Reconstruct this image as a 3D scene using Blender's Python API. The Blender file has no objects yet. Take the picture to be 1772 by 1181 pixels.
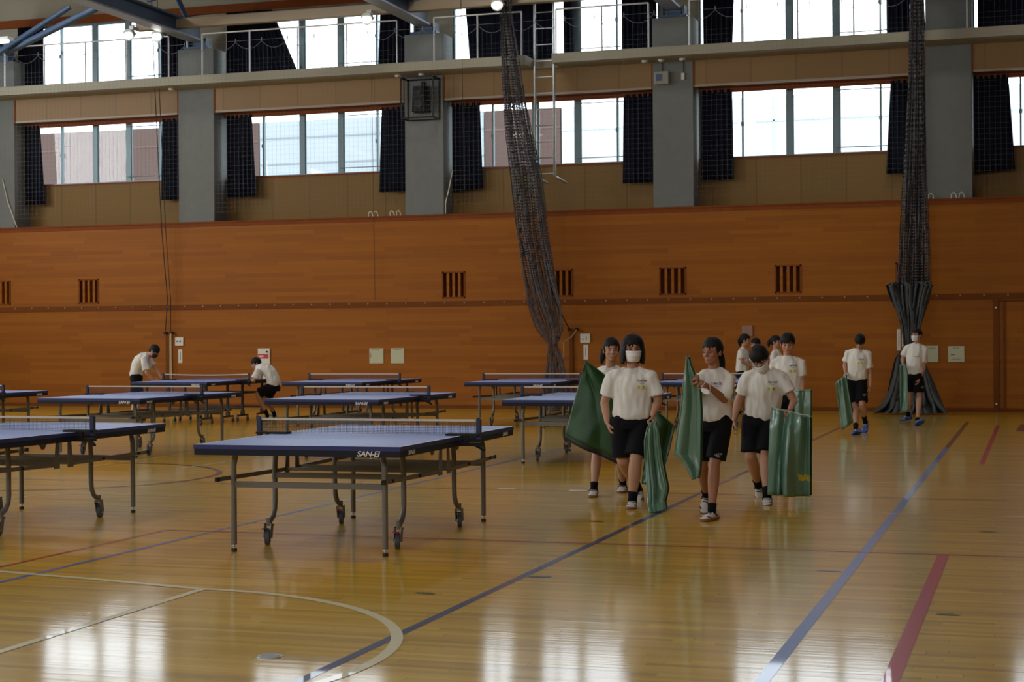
import bpy, bmesh, math, random
from math import sin, cos, pi, radians
from mathutils import Vector, Matrix
from mathutils.bvhtree import BVHTree
from mathutils import noise as mnoise
random.seed(7)
V = Vector
SC = bpy.context.scene
COL = SC.collection
# ------------------------------------------------------------------ camera
F_PX, YAW, PITCH, ROLL, CAM_H = 2858.4, .30701, -.00095, -.0070054, 1.4703
_fw = V((-sin(YAW)*cos(PITCH), cos(YAW)*cos(PITCH), sin(PITCH)))
_r0 = V((cos(YAW), sin(YAW), 0)); _u0 = _r0.cross(_fw)
CR = _r0*cos(ROLL) + _u0*sin(ROLL); CU = -_r0*sin(ROLL) + _u0*cos(ROLL)
CAM = V((0, 0, CAM_H))
cd = bpy.data.cameras.new('camera'); cam = bpy.data.objects.new('camera', cd); COL.objects.link(cam)
cam.matrix_world = Matrix(((CR.x, CU.x, -_fw.x, CAM.x), (CR.y, CU.y, -_fw.y, CAM.y), (CR.z, CU.z, -_fw.z, CAM.z), (0, 0, 0, 1)))
cd.sensor_fit = 'HORIZONTAL'; cd.sensor_width = 36; cd.lens = F_PX/1772*36; cd.clip_start = .1; cd.clip_end = 400
cd.dof.use_dof = True; cd.dof.focus_distance = 13.5; cd.dof.aperture_fstop = 8.0
SC.camera = cam
# ------------------------------------------------------------------ sky, window portals, added fill lights, exposure
SC.view_settings.view_transform = 'Standard'; SC.view_settings.look = 'None'
SC.view_settings.gamma = 1; SC.view_settings.use_curve_mapping = False
SC.view_settings.exposure = 0.0
world = bpy.data.worlds.new('overcast_sky'); SC.world = world; world.use_nodes = True
_bg = world.node_tree.nodes['Background']; _bg.inputs[0].default_value = (.86, .93, 1, 1); _bg.inputs[1].default_value = 4.2

def area_light(name, loc, rot, sx, sy, power, col=(.93, .97, 1), portal=False):
    l = bpy.data.lights.new(name, 'AREA'); l.shape = 'RECTANGLE'; l.size = sx; l.size_y = sy
    l.energy = power; l.color = col; o = bpy.data.objects.new(name, l); COL.objects.link(o)
    o.location = loc; o.rotation_euler = rot
    if portal: l.cycles.is_portal = True
    return o
W = 33.25            # far wall (wood lining) plane
RW = W + .62         # recessed window wall plane
BAYX = [(-28.14, -23.55), (-22.69, -18.40), (-17.51, -12.93), (-12.05, -7.47), (-6.63, -2.02), (-1.15, 3.45), (4.33, 8.9)]
# far windows: portals that only steer the sky's own light through the openings
for i, (a, b) in enumerate(BAYX):
    area_light('window_portal', ((a+b)/2, RW-.16, 5.88), (-pi/2, 0, 0), b-a, 1.4, 1, portal=True)
    area_light('window_portal', ((a+b)/2, RW-.16, 8.28), (-pi/2, 0, 0), b-a, 1.3, 1, portal=True)
# fill lights added at the solid near and left walls; windows there are assumed
for x in (-24, -14, -4, 5):
    area_light('rear_fill_light', (x, -7.3, 6.6), (pi/2+.1, 0, 0), 6.5, 3.6, 380)
for y in (4, 14, 24):
    area_light('side_fill_light', (-27.6, y, 6.8), (0, -pi/2-.1, 0), 3.2, 6, 900)

# unseen fill lights added under the roof to brighten the floor
for x in (-20, -11, -2):
    for y in (3, 12, 21, 29):
        area_light('floor_fill_light', (x, y, 9.9), (0, 0, 0), 1.2, 1.2, 100, (1, .96, .88))
# ------------------------------------------------------------------ helpers
def ray(px, py): return _fw + CR*((px-886)/F_PX) - CU*((py-590.5)/F_PX)
def at(px, py, Y):
    d = ray(px, py); return CAM + d*(Y/d.y)
def atz(px, py, z=0):
    d = ray(px, py); return CAM + d*((z-CAM_H)/d.z)

def tag(o, label=None, cat=None, group=None, kind=None):
    if label: o['label'] = label
    if cat: o['category'] = cat
    if group: o['group'] = group
    if kind: o['kind'] = kind
    return o
def empty(name, loc=(0, 0, 0), rz=0):
    o = bpy.data.objects.new(name, None); COL.objects.link(o); o.location = loc; o.rotation_euler = (0, 0, rz)
    o.empty_display_size = .1
    return o
def copy_tree(o, parent=None):
    c = o.copy(); COL.objects.link(c); c.parent = parent
    for ch in list(o.children): copy_tree(ch, c)
    return c

class MB:
    def __init__(s): s.v = []; s.f = []; s.m = []; s.sm = []
    def add(s, vs, fs, mi=0, smooth=False):
        n = len(s.v); s.v += [tuple(x) for x in vs]
        for f in fs: s.f.append([i+n for i in f]); s.m.append(mi); s.sm.append(smooth)
    def box(s, a, b, mi=0):
        x0, y0, z0 = a; x1, y1, z1 = b
        if x0 > x1: x0, x1 = x1, x0
        if y0 > y1: y0, y1 = y1, y0
        if z0 > z1: z0, z1 = z1, z0
        s.add([(x0, y0, z0), (x1, y0, z0), (x1, y1, z0), (x0, y1, z0), (x0, y0, z1), (x1, y0, z1), (x1, y1, z1), (x0, y1, z1)],
              [(0, 3, 2, 1), (4, 5, 6, 7), (0, 1, 5, 4), (1, 2, 6, 5), (2, 3, 7, 6), (3, 0, 4, 7)], mi)
    def bar(s, p, q, w, h=None, mi=0):
        p = V(p); q = V(q); h = h or w; t = (q-p).normalized(); up = V((0, 0, 1)) if abs(t.z) < .95 else V((0, 1, 0))
        a = t.cross(up).normalized()*w/2; b = a.cross(t).normalized()*h/2
        vs = [p-a-b, p+a-b, p+a+b, p-a+b, q-a-b, q+a-b, q+a+b, q-a+b]
        s.add(vs, [(0, 3, 2, 1), (4, 5, 6, 7), (0, 1, 5, 4), (1, 2, 6, 5), (2, 3, 7, 6), (3, 0, 4, 7)], mi)
    def tube(s, pts, r, n=8, mi=0, cap=True):
        pts = [V(p) for p in pts]; N = len(pts)
        rs = r if isinstance(r, (list, tuple)) else [r]*N
        t0 = (pts[1]-pts[0]).normalized(); up = V((0, 0, 1)) if abs(t0.z) < .9 else V((0, 1, 0))
        a = t0.cross(up).normalized(); vs = []
        for i, p in enumerate(pts):
            t = ((pts[min(i+1, N-1)]-pts[max(i-1, 0)])).normalized()
            a = (a - t*a.dot(t)).normalized(); b = t.cross(a)
            for k in range(n):
                g = 2*pi*k/n; vs.append(p + a*cos(g)*rs[i] + b*sin(g)*rs[i])
        fs = [(i*n+k, i*n+(k+1) % n, (i+1)*n+(k+1) % n, (i+1)*n+k) for i in range(N-1) for k in range(n)]
        s.add(vs, fs, mi, n > 4)
        if cap:
            s.add(vs[:n], [tuple(range(n-1, -1, -1))], mi); s.add(vs[-n:], [tuple(range(n))], mi)
    def disc(s, c, ax, r, h, n=20, mi=0):
        c = V(c); ax = V(ax).normalized(); s.tube([c-ax*h/2, c+ax*h/2], r, n, mi)
    def loft(s, cs, rads, lat, n=20, mi=0, cap=True, sq=1.0):
        """elliptical rings at cs; rads=(a,b) along lat / depth; rounded end caps"""
        cs = [V(c) for c in cs]; N = len(cs); vs = []
        lats = lat if isinstance(lat, list) else [lat]*N
        for i, c in enumerate(cs):
            t = (cs[min(i+1, N-1)]-cs[max(i-1, 0)]).normalized()
            l = V(lats[i]); l = (l-t*l.dot(t)).normalized(); d = t.cross(l)
            a, b = rads[i]
            for k in range(n):
                g = 2*pi*k/n; cx, sx = cos(g), sin(g)
                if sq != 1: cx = math.copysign(abs(cx)**sq, cx); sx = math.copysign(abs(sx)**sq, sx)
                vs.append(c + l*a*cx + d*b*sx)
        fs = [(i*n+k, i*n+(k+1) % n, (i+1)*n+(k+1) % n, (i+1)*n+k) for i in range(N-1) for k in range(n)]
        if cap:
            e0 = cs[0]-(cs[1]-cs[0]).normalized()*min(rads[0])*cap*.6; e1 = cs[-1]+(cs[-1]-cs[-2]).normalized()*min(rads[-1])*cap*.6
            vs += [e0, e1]; A = N*n; B = A+1
            fs += [((k+1) % n, k, A) for k in range(n)] + [((N-1)*n+k, (N-1)*n+(k+1) % n, B) for k in range(n)]
        s.add(vs, fs, mi, True)
    def limb(s, p, q, r0, r1, n=14, bulge=0, flat=1.0, lat=None):
        p = V(p); q = V(q); t = (q-p).normalized()
        lat = V(lat) if lat is not None else (t.cross(V((0, 1, 0))) if abs(t.y) < .9 else t.cross(V((1, 0, 0))))
        cs, rr = [], []
        L = (q-p).length
        for e in (-.98, -.8, -.5): cs.append(p+t*r0*e); k = math.sqrt(max(0, 1-e*e)); rr.append((r0*k, r0*k*flat))
        for i in range(7):
            u = i/6; r = r0+(r1-r0)*u + bulge*sin(pi*min(1, u*1.25))*(1-u*.5); cs.append(p+(q-p)*u); rr.append((r, r*flat))
        for e in (.5, .8, .98): cs.append(q+t*r1*e); k = math.sqrt(max(0, 1-e*e)); rr.append((r1*k, r1*k*flat))
        s.loft(cs, rr, lat, n, cap=.02)
    def ball(s, c, r, ax=None, n=12, mi=0):
        """ellipsoid, r=(rx,ry,rz) in frame ax=(X,Y,Z)"""
        c = V(c); r = (r, r, r) if not isinstance(r, (tuple, list)) else r
        X, Y, Z = ax or (V((1, 0, 0)), V((0, 1, 0)), V((0, 0, 1)))
        vs = []; m = n//2+1
        for i in range(1, m):
            th = pi*i/m
            for k in range(n):
                g = 2*pi*k/n
                vs.append(c + X*r[0]*sin(th)*cos(g) + Y*r[1]*sin(th)*sin(g) + Z*r[2]*cos(th))
        R = m-1; vs += [c+Z*r[2], c-Z*r[2]]; A = R*n; B = A+1
        fs = [(i*n+k, (i+1)*n+k, (i+1)*n+(k+1) % n, i*n+(k+1) % n) for i in range(R-1) for k in range(n)]
        fs += [(A, k, (k+1) % n) for k in range(n)] + [(B, (R-1)*n+(k+1) % n, (R-1)*n+k) for k in range(n)]
        s.add(vs, fs, mi, True)
    def mesh(s, name):
        me = bpy.data.meshes.new(name); me.from_pydata(s.v, [], s.f); me.update()
        me.polygons.foreach_set('material_index', s.m); me.polygons.foreach_set('use_smooth', s.sm)
        return me
    def build(s, name, mats, parent=None, bevel=0, solid=0):
        me = s.mesh(name)
        for m in (mats if isinstance(mats, (list, tuple)) else [mats]): me.materials.append(m)
        o = bpy.data.objects.new(name, me); COL.objects.link(o); o.parent = parent
        if solid:
            md = o.modifiers.new('s', 'SOLIDIFY'); md.thickness = solid; md.offset = 0
        if bevel:
            md = o.modifiers.new('b', 'BEVEL'); md.width = bevel; md.segments = 2; md.limit_method = 'ANGLE'
        return o

def remeshed(mb, name, mat, parent, voxel, smooth=3, disp=0, dscale=.1, seed=0, inv=None):
    """one continuous skin over the shapes in mb (world coordinates), stored in the parent's space"""
    me = mb.mesh(name); o = bpy.data.objects.new(name, me); COL.objects.link(o)
    m = o.modifiers.new('r', 'REMESH'); m.mode = 'VOXEL'; m.voxel_size = voxel; m.use_smooth_shade = True
    if smooth: m = o.modifiers.new('s', 'SMOOTH'); m.iterations = smooth; m.factor = .6
    dg = bpy.context.evaluated_depsgraph_get(); dg.update()
    me2 = bpy.data.meshes.new_from_object(o.evaluated_get(dg)); o.modifiers.clear(); o.data = me2
    if disp:
        off = V((seed*3.1, seed*1.7, seed*.9))
        nn = [v.normal.copy() for v in me2.vertices]
        for v, n_ in zip(me2.vertices, nn):
            p = v.co/dscale
            f = mnoise.noise(V((p.x, p.y, p.z*.45))+off) + .5*mnoise.noise(V((p.x*2, p.y*2, p.z*.8))-off)
            v.co += n_*disp*f
    if inv is not None: me2.transform(inv)
    me2.materials.clear(); me2.materials.append(mat)
    me2.polygons.foreach_set('use_smooth', [True]*len(me2.polygons)); me2.name = name
    o.parent = parent
    bpy.data.meshes.remove(me)
    return o

# ------------------------------------------------------------------ materials
def mat(name, col, rough=.6, metal=0, spec=.5, coat=0, var=0, vscale=5, bump=0, bscale=40, emit=None, es=0, sheen=0):
    m = bpy.data.materials.new(name); m.use_nodes = True; nt = m.node_tree; N = nt.nodes; L = nt.links
    b = N['Principled BSDF']; b.inputs['Base Color'].default_value = (*col, 1); b.inputs['Roughness'].default_value = rough
    b.inputs['Metallic'].default_value = metal; b.inputs['Specular IOR Level'].default_value = spec
    b.inputs['Coat Weight'].default_value = coat
    if sheen: b.inputs['Sheen Weight'].default_value = sheen; b.inputs['Sheen Roughness'].default_value = .5; b.inputs['Sheen Tint'].default_value = (.75, .87, 1, 1)
    if emit: b.inputs['Emission Color'].default_value = (*emit, 1); b.inputs['Emission Strength'].default_value = es
    tc = N.new('ShaderNodeTexCoord')
    if var:
        n = N.new('ShaderNodeTexNoise'); n.inputs['Scale'].default_value = vscale; n.inputs['Detail'].default_value = 4
        L.new(tc.outputs['Object'], n.inputs['Vector'])
        mx = N.new('ShaderNodeMix'); mx.data_type = 'RGBA'
        mx.inputs['A'].default_value = (*[c*(1-var) for c in col], 1); mx.inputs['B'].default_value = (*[min(1, c*(1+var)) for c in col], 1)
        L.new(n.outputs['Fac'], mx.inputs['Factor']); L.new(mx.outputs['Result'], b.inputs['Base Color'])
    if bump:
        n = N.new('ShaderNodeTexNoise'); n.inputs['Scale'].default_value = bscale; n.inputs['Detail'].default_value = 3
        L.new(tc.outputs['Object'], n.inputs['Vector'])
        bp = N.new('ShaderNodeBump'); bp.inputs['Strength'].default_value = bump; bp.inputs['Distance'].default_value = .01
        L.new(n.outputs['Fac'], bp.inputs['Height']); L.new(bp.outputs['Normal'], b.inputs['Normal'])
    return m

def wood(name, cols, plank_w, plank_l, axis_l='X', axis_w='Z', rough=.3, coat=0, bump=.15, grain=1.0, seam=.55, gbump=0, spec=.5):
    """strip boards: staggered strips, each its own tone, grain along them"""
    m = bpy.data.materials.new(name); m.use_nodes = True; nt = m.node_tree; N = nt.nodes; L = nt.links
    b = N['Principled BSDF']
    tc = N.new('ShaderNodeTexCoord'); sp = N.new('ShaderNodeSeparateXYZ'); L.new(tc.outputs['Object'], sp.inputs[0])
    def M(op, a, c=None, d=None):
        n = N.new('ShaderNodeMath'); n.operation = op
        for i, x in enumerate((a, c, d)):
            if x is None: continue
            if isinstance(x, (int, float)): n.inputs[i].default_value = x
            else: L.new(x, n.inputs[i])
        return n.outputs[0]
    l, w = sp.outputs[axis_l], sp.outputs[axis_w]
    wi = M('DIVIDE', w, plank_w); row = M('FLOOR', wi); wf = M('FRACT', wi)
    off = N.new('ShaderNodeTexWhiteNoise'); off.noise_dimensions = '1D'; L.new(row, off.inputs['W'])
    li = M('ADD', M('DIVIDE', l, plank_l), M('MULTIPLY', off.outputs['Value'], 7.3)); colu = M('FLOOR', li); lf = M('FRACT', li)
    cb = N.new('ShaderNodeCombineXYZ'); L.new(row, cb.inputs[0]); L.new(colu, cb.inputs[1])
    wn = N.new('ShaderNodeTexWhiteNoise'); wn.noise_dimensions = '2D'; L.new(cb.outputs[0], wn.inputs['Vector'])
    cb2 = N.new('ShaderNodeCombineXYZ'); L.new(M('MULTIPLY', l, 1.2), cb2.inputs[0]); L.new(M('MULTIPLY', w, 45), cb2.inputs[1]); L.new(wn.outputs['Value'], cb2.inputs[2])
    gn = N.new('ShaderNodeTexNoise'); gn.inputs['Scale'].default_value = 1.0; gn.inputs['Detail'].default_value = 3; L.new(cb2.outputs[0], gn.inputs['Vector'])
    f = M('ADD', M('MULTIPLY', wn.outputs['Value'], .62), M('MULTIPLY', gn.outputs['Fac'], .38*grain))
    rp = N.new('ShaderNodeValToRGB'); L.new(f, rp.inputs[0]); e = rp.color_ramp.elements
    while len(e) < len(cols): e.new(.5)
    for i, c in enumerate(cols): e[i].position = i/(len(cols)-1); e[i].color = (*c, 1)
    sw = M('LESS_THAN', wf, .03); sl = M('LESS_THAN', lf, .0015*3/plank_l); sm = M('MAXIMUM', sw, sl)
    mx = N.new('ShaderNodeMix'); mx.data_type = 'RGBA'; mx.blend_type = 'MULTIPLY'; L.new(M('MULTIPLY', sm, seam), mx.inputs['Factor'])
    L.new(rp.outputs[0], mx.inputs['A']); mx.inputs['B'].default_value = (.25, .2, .15, 1); L.new(mx.outputs['Result'], b.inputs['Base Color'])
    b.inputs['Roughness'].default_value = rough; b.inputs['Coat Weight'].default_value = coat; b.inputs['Coat Roughness'].default_value = .10
    b.inputs['Specular IOR Level'].default_value = spec
    if gbump:
        # each board lies a hair tilted: breaks the mirror image into bands, as on a real strip floor
        cb3 = N.new('ShaderNodeCombineXYZ'); L.new(M('MULTIPLY', l, .8), cb3.inputs[0]); L.new(M('MULTIPLY', w, 22), cb3.inputs[1])
        n2 = N.new('ShaderNodeTexNoise'); n2.inputs['Scale'].default_value = 1; n2.inputs['Detail'].default_value = 2; L.new(cb3.outputs[0], n2.inputs['Vector'])
        h = M('ADD', M('MULTIPLY', n2.outputs['Fac'], 1.0), M('MULTIPLY', wn.outputs['Value'], .15))
        bp = N.new('ShaderNodeBump'); bp.inputs['Strength'].default_value = 1; bp.inputs['Distance'].default_value = gbump
        L.new(h, bp.inputs['Height']); L.new(bp.outputs['Normal'], b.inputs['Normal']); L.new(bp.outputs['Normal'], b.inputs['Coat Normal'])
    return m

def netmat(name, col, cell, thread, a1='X', a2='Z', noise=0, base=None):
    """netting: threads of a square mesh, open between"""
    m = bpy.data.materials.new(name); m.use_nodes = True; nt = m.node_tree; N = nt.nodes; L = nt.links
    b = N['Principled BSDF']; b.inputs['Base Color'].default_value = (*col, 1); b.inputs['Roughness'].default_value = .8
    tc = N.new('ShaderNodeTexCoord'); sp = N.new('ShaderNodeSeparateXYZ'); L.new(tc.outputs['UV' if base else 'Object'], sp.inputs[0])
    def M(op, a, c=None):
        n = N.new('ShaderNodeMath'); n.operation = op
        for i, x in enumerate((a, c)):
            if x is None: continue
            if isinstance(x, (int, float)): n.inputs[i].default_value = x
            else: L.new(x, n.inputs[i])
        return n.outputs[0]
    t = thread/cell
    g = M('MAXIMUM', M('LESS_THAN', M('FRACT', M('DIVIDE', sp.outputs[a1], cell)), t), M('LESS_THAN', M('FRACT', M('DIVIDE', sp.outputs[a2], cell)), t))
    if noise:
        n = N.new('ShaderNodeTexNoise'); n.inputs['Scale'].default_value = 9; L.new(tc.outputs['Object'], n.inputs['Vector'])
        g = M('MAXIMUM', g, M('LESS_THAN', n.outputs['Fac'], noise))
    tr = N.new('ShaderNodeBsdfTransparent'); mx = N.new('ShaderNodeMixShader'); L.new(g, mx.inputs[0]); L.new(tr.outputs[0], mx.inputs[1]); L.new(b.outputs[0], mx.inputs[2])
    L.new(mx.outputs[0], N['Material Output'].inputs['Surface'])
    return m

def glassmat():
    m = bpy.data.materials.new('window_glass'); m.use_nodes = True; nt = m.node_tree; N = nt.nodes; L = nt.links
    N.remove(N['Principled BSDF']); tr = N.new('ShaderNodeBsdfTransparent'); tr.inputs[0].default_value = (.93, .96, .97, 1)
    gl = N.new('ShaderNodeBsdfGlossy'); gl.inputs['Roughness'].default_value = .02
    fr = N.new('ShaderNodeFresnel'); fr.inputs[0].default_value = 1.45; mx = N.new('ShaderNodeMixShader')
    L.new(fr.outputs[0], mx.inputs[0]); L.new(tr.outputs[0], mx.inputs[1]); L.new(gl.outputs[0], mx.inputs[2]); L.new(mx.outputs[0], N['Material Output'].inputs['Surface'])
    return m

M_floor = wood('varnished_floor_strips', [(.24, .13, .005), (.54, .33, .018), (.63, .395, .026), (.75, .49, .04)], .055, 1.2, 'X', 'Y', rough=.40, coat=.8, gbump=.0005, grain=1.25, seam=.6, spec=.35)
M_wall = wood('orange_wood_wall_boards', [(.225, .066, .003), (.262, .082, .004), (.292, .094, .0045), (.33, .112, .006)], .085, 1.9, 'X', 'Z', rough=.55, bump=0, grain=.7, seam=.35, spec=.18)
M_ply = wood('tan_upper_panels', [(.19, .115, .036), (.205, .122, .040), (.22, .13, .044)], .91, 6, 'Z', 'X', rough=.7, grain=.3, seam=.3, spec=.2)
M_fascia = wood('brown_fascia_panels', [(.22, .12, .030), (.24, .132, .034), (.26, .146, .04)], .91, 6, 'Z', 'X', rough=.55, grain=.3, seam=.3)
M_redwood = mat('red_brown_trim', (.19, .050, .010), .65, spec=.12, var=.2)
M_darkwood = mat('dark_brown_rail', (.15, .045, .007), .65, spec=.12, var=.2, vscale=3)
M_conc = mat('grey_concrete', (.155, .165, .155), .85, var=.12, vscale=6, bump=.1)
M_slab = mat('cream_gallery_slab', (.28, .26, .19), .6, var=.06, vscale=2)
M_beam = mat('cream_steel_tube', (.33, .27, .19), .45, var=.05)
M_steel = mat('dark_blue_steel', (.035, .075, .15), .45, var=.15)
M_steelp = mat('steel_lit_flange_and_cover', (.27, .31, .40), .45)  # light on the beam undersides is put into this colour; also the socket disc
M_roof = mat('brown_roof_deck', (.17, .09, .055), .7, var=.15)
M_plaster = mat('plain_hall_wall', (.42, .33, .24), .8, var=.05)
M_rail = mat('pale_metal_rail', (.55, .56, .56), .4, .4)
M_alu = mat('grey_window_aluminium', (.14, .20, .22), .45, .3)
M_curt = mat('navy_curtain_cloth', (.0055, .007, .016), .95, spec=.15, bump=.3, bscale=60)
M_glass = glassmat()
M_white = mat('white_plastic', (.62, .60, .52), .5)
M_board = mat('pale_green_notice_paper', (.46, .46, .30), .6, var=.03)
M_black = mat('black_plastic', (.008, .008, .010), .6, spec=.25)
M_red = mat('red_label', (.45, .02, .02), .5)
M_ink = mat('grey_ink', (.13, .13, .12), .7)
M_tan = mat('tan_wooden_pole', (.40, .22, .08), .5)
M_rope = mat('pale_rope', (.55, .45, .27), .8)
M_cord = mat('dark_cord', (.02, .018, .016), .8)
M_netg = netmat('grey_divider_netting', (.055, .058, .062), .045, .013, noise=.43)
M_netd = mat('grey_hem_cloth', (.055, .062, .065), .85, bump=.3, bscale=30)
M_cordw = mat('pale_net_cord', (.14, .15, .16), .8)
M_lampw = mat('lit_lamp', (.9, .9, .9), .3, emit=(1, .98, .93), es=9)
M_chrome = mat('lamp_housing', (.5, .55, .55), .3, .7)
# table
M_top = mat('blue_table_top', (.06, .14, .55), .36, spec=1.0, sheen=.22)
M_edge = mat('blue_table_edge', (.008, .018, .12), .45)
M_apron = mat('navy_table_apron', (.006, .007, .015), .55, spec=.25)
M_tline = mat('white_table_line', (.7, .72, .75), .5)
M_frame = mat('grey_painted_tube', (.15, .138, .115), .4, .25)
M_frameb = mat('black_painted_tube', (.022, .016, .013), .4)
M_cast = mat('grey_caster_wheel', (.055, .06, .065), .6)
M_rub = mat('dark_rubber', (.02, .012, .014), .7)
M_tnet = netmat('blue_table_netting', (.010, .014, .035), .012, .0024)
M_tape = mat('cream_net_tape', (.62, .55, .43), .7)
M_post = mat('navy_net_post', (.008, .016, .06), .4)
M_letter = mat('white_lettering', (.72, .72, .68), .5)
# people
M_skin = mat('warm_skin', (.42, .215, .13), .55, var=.08, vscale=14)
M_skind = mat('tanned_skin', (.31, .135, .07), .55, var=.08, vscale=14)
M_hair = mat('black_hair', (.006, .005, .005), .62, spec=.25, bump=.3, bscale=90)
M_shirt = mat('white_tshirt_cloth', (.66, .64, .59), .9, bump=.25, bscale=18)
M_shorts = mat('black_shorts_cloth', (.0045, .0045, .006), .9, spec=.2, bump=.2, bscale=20)
M_sock = mat('black_sock', (.005, .005, .008), .95, spec=.15)
M_shoew = mat('white_shoe', (.55, .54, .5), .5)
M_shoeb = mat('blue_shoe', (.02, .09, .42), .5)
M_gum = mat('brown_gum_sole', (.20, .07, .03), .6)
M_mask = mat('white_face_mask', (.72, .71, .68), .8)
M_maskb = mat('black_face_mask', (.015, .015, .017), .8)
M_eye = mat('dark_eye', (.012, .009, .008), .3)
M_lip = mat('lip', (.30, .08, .06), .5)
M_tagy = mat('yellow_name_tag', (.62, .62, .22), .6)
M_print = mat('navy_print', (.06, .09, .18), .7)
M_printg = mat('grey_print', (.28, .28, .26), .7)
M_vinyl = mat('green_vinyl_sheet', (.085, .18, .12), .30, spec=.8, var=.18, vscale=3, bump=.25, bscale=9)
M_vinyld = mat('dark_green_vinyl', (.016, .062, .018), .42, spec=.4, var=.18, vscale=3, bump=.25, bscale=9)
M_vedge = mat('pale_sheet_edge', (.30, .40, .32), .5)
M_vback = mat('dark_sheet_underside', (.008, .012, .014), .6)
M_yel = mat('yellow_sheet_print', (.45, .36, .02), .6)

# ------------------------------------------------------------------ setting
XL, XR, YB, ZC = -28.6, 9.5, -8, 10.6
m = MB(); m.box((XL-.3, YB-.3, -.2), (XR+.3, W+.9, 0)); FLOOR = m.build('floor', M_floor); tag(FLOOR, kind='structure')
_lz = [.0010]
def line(name, pts, w, matl, closed=False, z=None):
    """a painted court line: thin strip along pts"""
    if z is None: _lz[0] += .00006; z = _lz[0]
    mb = MB(); P = [V((x, y, z)) for x, y in pts]; N = len(P); vs = []
    for i, p in enumerate(P):
        t = (P[min(i+1, N-1)]-P[max(i-1, 0)]).normalized(); n_ = V((-t.y, t.x, 0))*w/2
        vs += [p-n_, p+n_]
    mb.add(vs, [(2*i, 2*i+2, 2*i+3, 2*i+1) for i in range(N-1)])
    return mb.build(name, matl, FLOOR)
def paint(nm, c): return mat(nm, c, .36, spec=.45, coat=.5, var=.1, vscale=4)
PB = paint('blue_line_paint', (.022, .04, .13)); PR_ = paint('red_line_paint', (.42, .014, .03)); PW = paint('cream_line_paint', (.72, .68, .44))
PK = paint('pale_cream_line_paint', (.66, .55, .28)); PM = paint('maroon_line_paint', (.10, .022, .035)); PBR = paint('brown_line_paint', (.14, .045, .03)); PG = paint('green_mark_paint', (.04, .12, .02)); PBL = paint('light_blue_line_paint', (.07, .16, .46))
def arc(cx, cy, r, a0, a1, n=40): return [(cx+r*cos(radians(a0+(a1-a0)*i/n)), cy+r*sin(radians(a0+(a1-a0)*i/n))) for i in range(n+1)]
line('court_line', [(-3.04, 2.5), (-3.04, 16.5)], .055, PB)
line('court_line', [(-3.04, 16.5), (-3.04, 29.5)], .055, PBR)
line('court_line', [(-1.125, 2.5), (-1.125, 22.5)], .065, PBL)
line('court_line', [(-1.125, 22.5), (-1.125, 29.4)], .065, PBR)
line('court_line', [(-.6, 3), (-.6, 11.43)], .075, PR_)
line('court_line', [(-.6, 19.7), (-.6, 28.3)], .06, PR_)
line('court_line', [(-6.07, 3), (-6.07, 22.5)], .045, PBL)
line('court_line', [(-6.48, 3), (-6.48, 11.45)], .035, PR_)
line('court_line', [(-6.48, 11.47), (9, 11.47)], .035, PR_)
line('court_line', [(-12.5, 15.38), (9, 15.38)], .03, PBR)
line('court_line', [(-8.7, 14.03), (9, 14.03)], .03, PK)
line('court_line', [(-9.9, 17.0), (9, 17.0)], .03, PK)
line('court_line', [(-3.04, 21.62), (9, 21.62)], .03, PK)
line('court_line', [(-22, 27.1), (9, 27.1)], .04, PK)
line('court_line', [(-10.65, 17.1), (-10.65, 29)], .05, PK)
line('court_line', [(-9.45, 17.1), (-9.45, 32.3)], .05, PK)
line('court_line', [(-9.35, 13.2), (-9.2, 13.7), (-8.95, 14.03), (-8.7, 14.03)], .04, PK)
line('court_line', arc(-4.75, 6.93, 1.86, -75, 90)+[(-5.2, 8.89), (-5.6, 8.98), (-6.35, 9.12), (-8, 9.4)], .06, PW)
line('court_line', [(-4.68, 3.2), (-4.72, 8.78)], .055, PW)
line('court_line', arc(-10.4, 15.85, 1.85, -100, 100), .06, PM)
for x in (-4.96, -4.23): line('court_line', [(x-.09, 15.43), (x+.09, 15.43)], .09, mat('white_tape', (.7, .68, .64), .5), z=.0031)
line('court_line', [(-3.0, 9.77), (-2.86, 9.79)], .04, PB); line('court_line', [(-1.33, 10.49), (-1.17, 10.49)], .035, PBL)
for x, y in ((-3.38, 8.97), (-.45, 9.01), (-3.38, 12.87), (-.35, 12.9)):
    line('tape_mark', [(x-.06, y), (x+.03, y+.01)], .05, PG, z=.0031); line('tape_mark', [(x-.01, y-.02), (x+.06, y-.01)], .03, PG, z=.0033)
m = MB(); m.disc((-3.41, 6.99, .002), (0, 0, 1), .06, .003, 24); m.disc((-3.41, 6.99, .004), (0, 0, 1), .045, .002, 24, 1); m.build('floor_socket_cover', [M_chrome, M_steelp], FLOOR)
line('court_line', [(-.22, 26.6), (-.17, 28.6)], .16, PBR)

# far wall: wood lining with vents cut in as real recesses, ledge, baseboard
VX = [(-23.35, -22.82), (-21.0, -20.47), (-12.10, -11.58), (-9.72, -9.20), (-7.36, -6.80), (-4.99, -4.46), (-2.62, -2.08)]
VZ0, VZ1 = 2.36, 2.93
ZL = 4.14
m = MB(); xs = [XL]
for a, b in VX: xs += [a, b]
xs.append(XR)
for i in range(0, len(xs)-1, 2): m.box((xs[i], W, 0), (xs[i+1], W+.62, ZL))
for a, b in VX: m.box((a, W, 0), (b, W+.62, VZ0)); m.box((a, W, VZ1), (b, W+.62, ZL)); m.box((a, W+.2, VZ0), (b, W+.62, VZ1), 1)
wall = m.build('wall_far', [M_wall, M_redwood]); tag(wall, kind='structure')
m = MB(); m.box((XL, W-.03, ZL-.01), (XR, W+.05, ZL+.02)); m.box((XL, W-.012, ZL-.09), (XR, W+.01, ZL-.01)); tag(m.build('trim_1', M_redwood), kind='structure')
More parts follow.
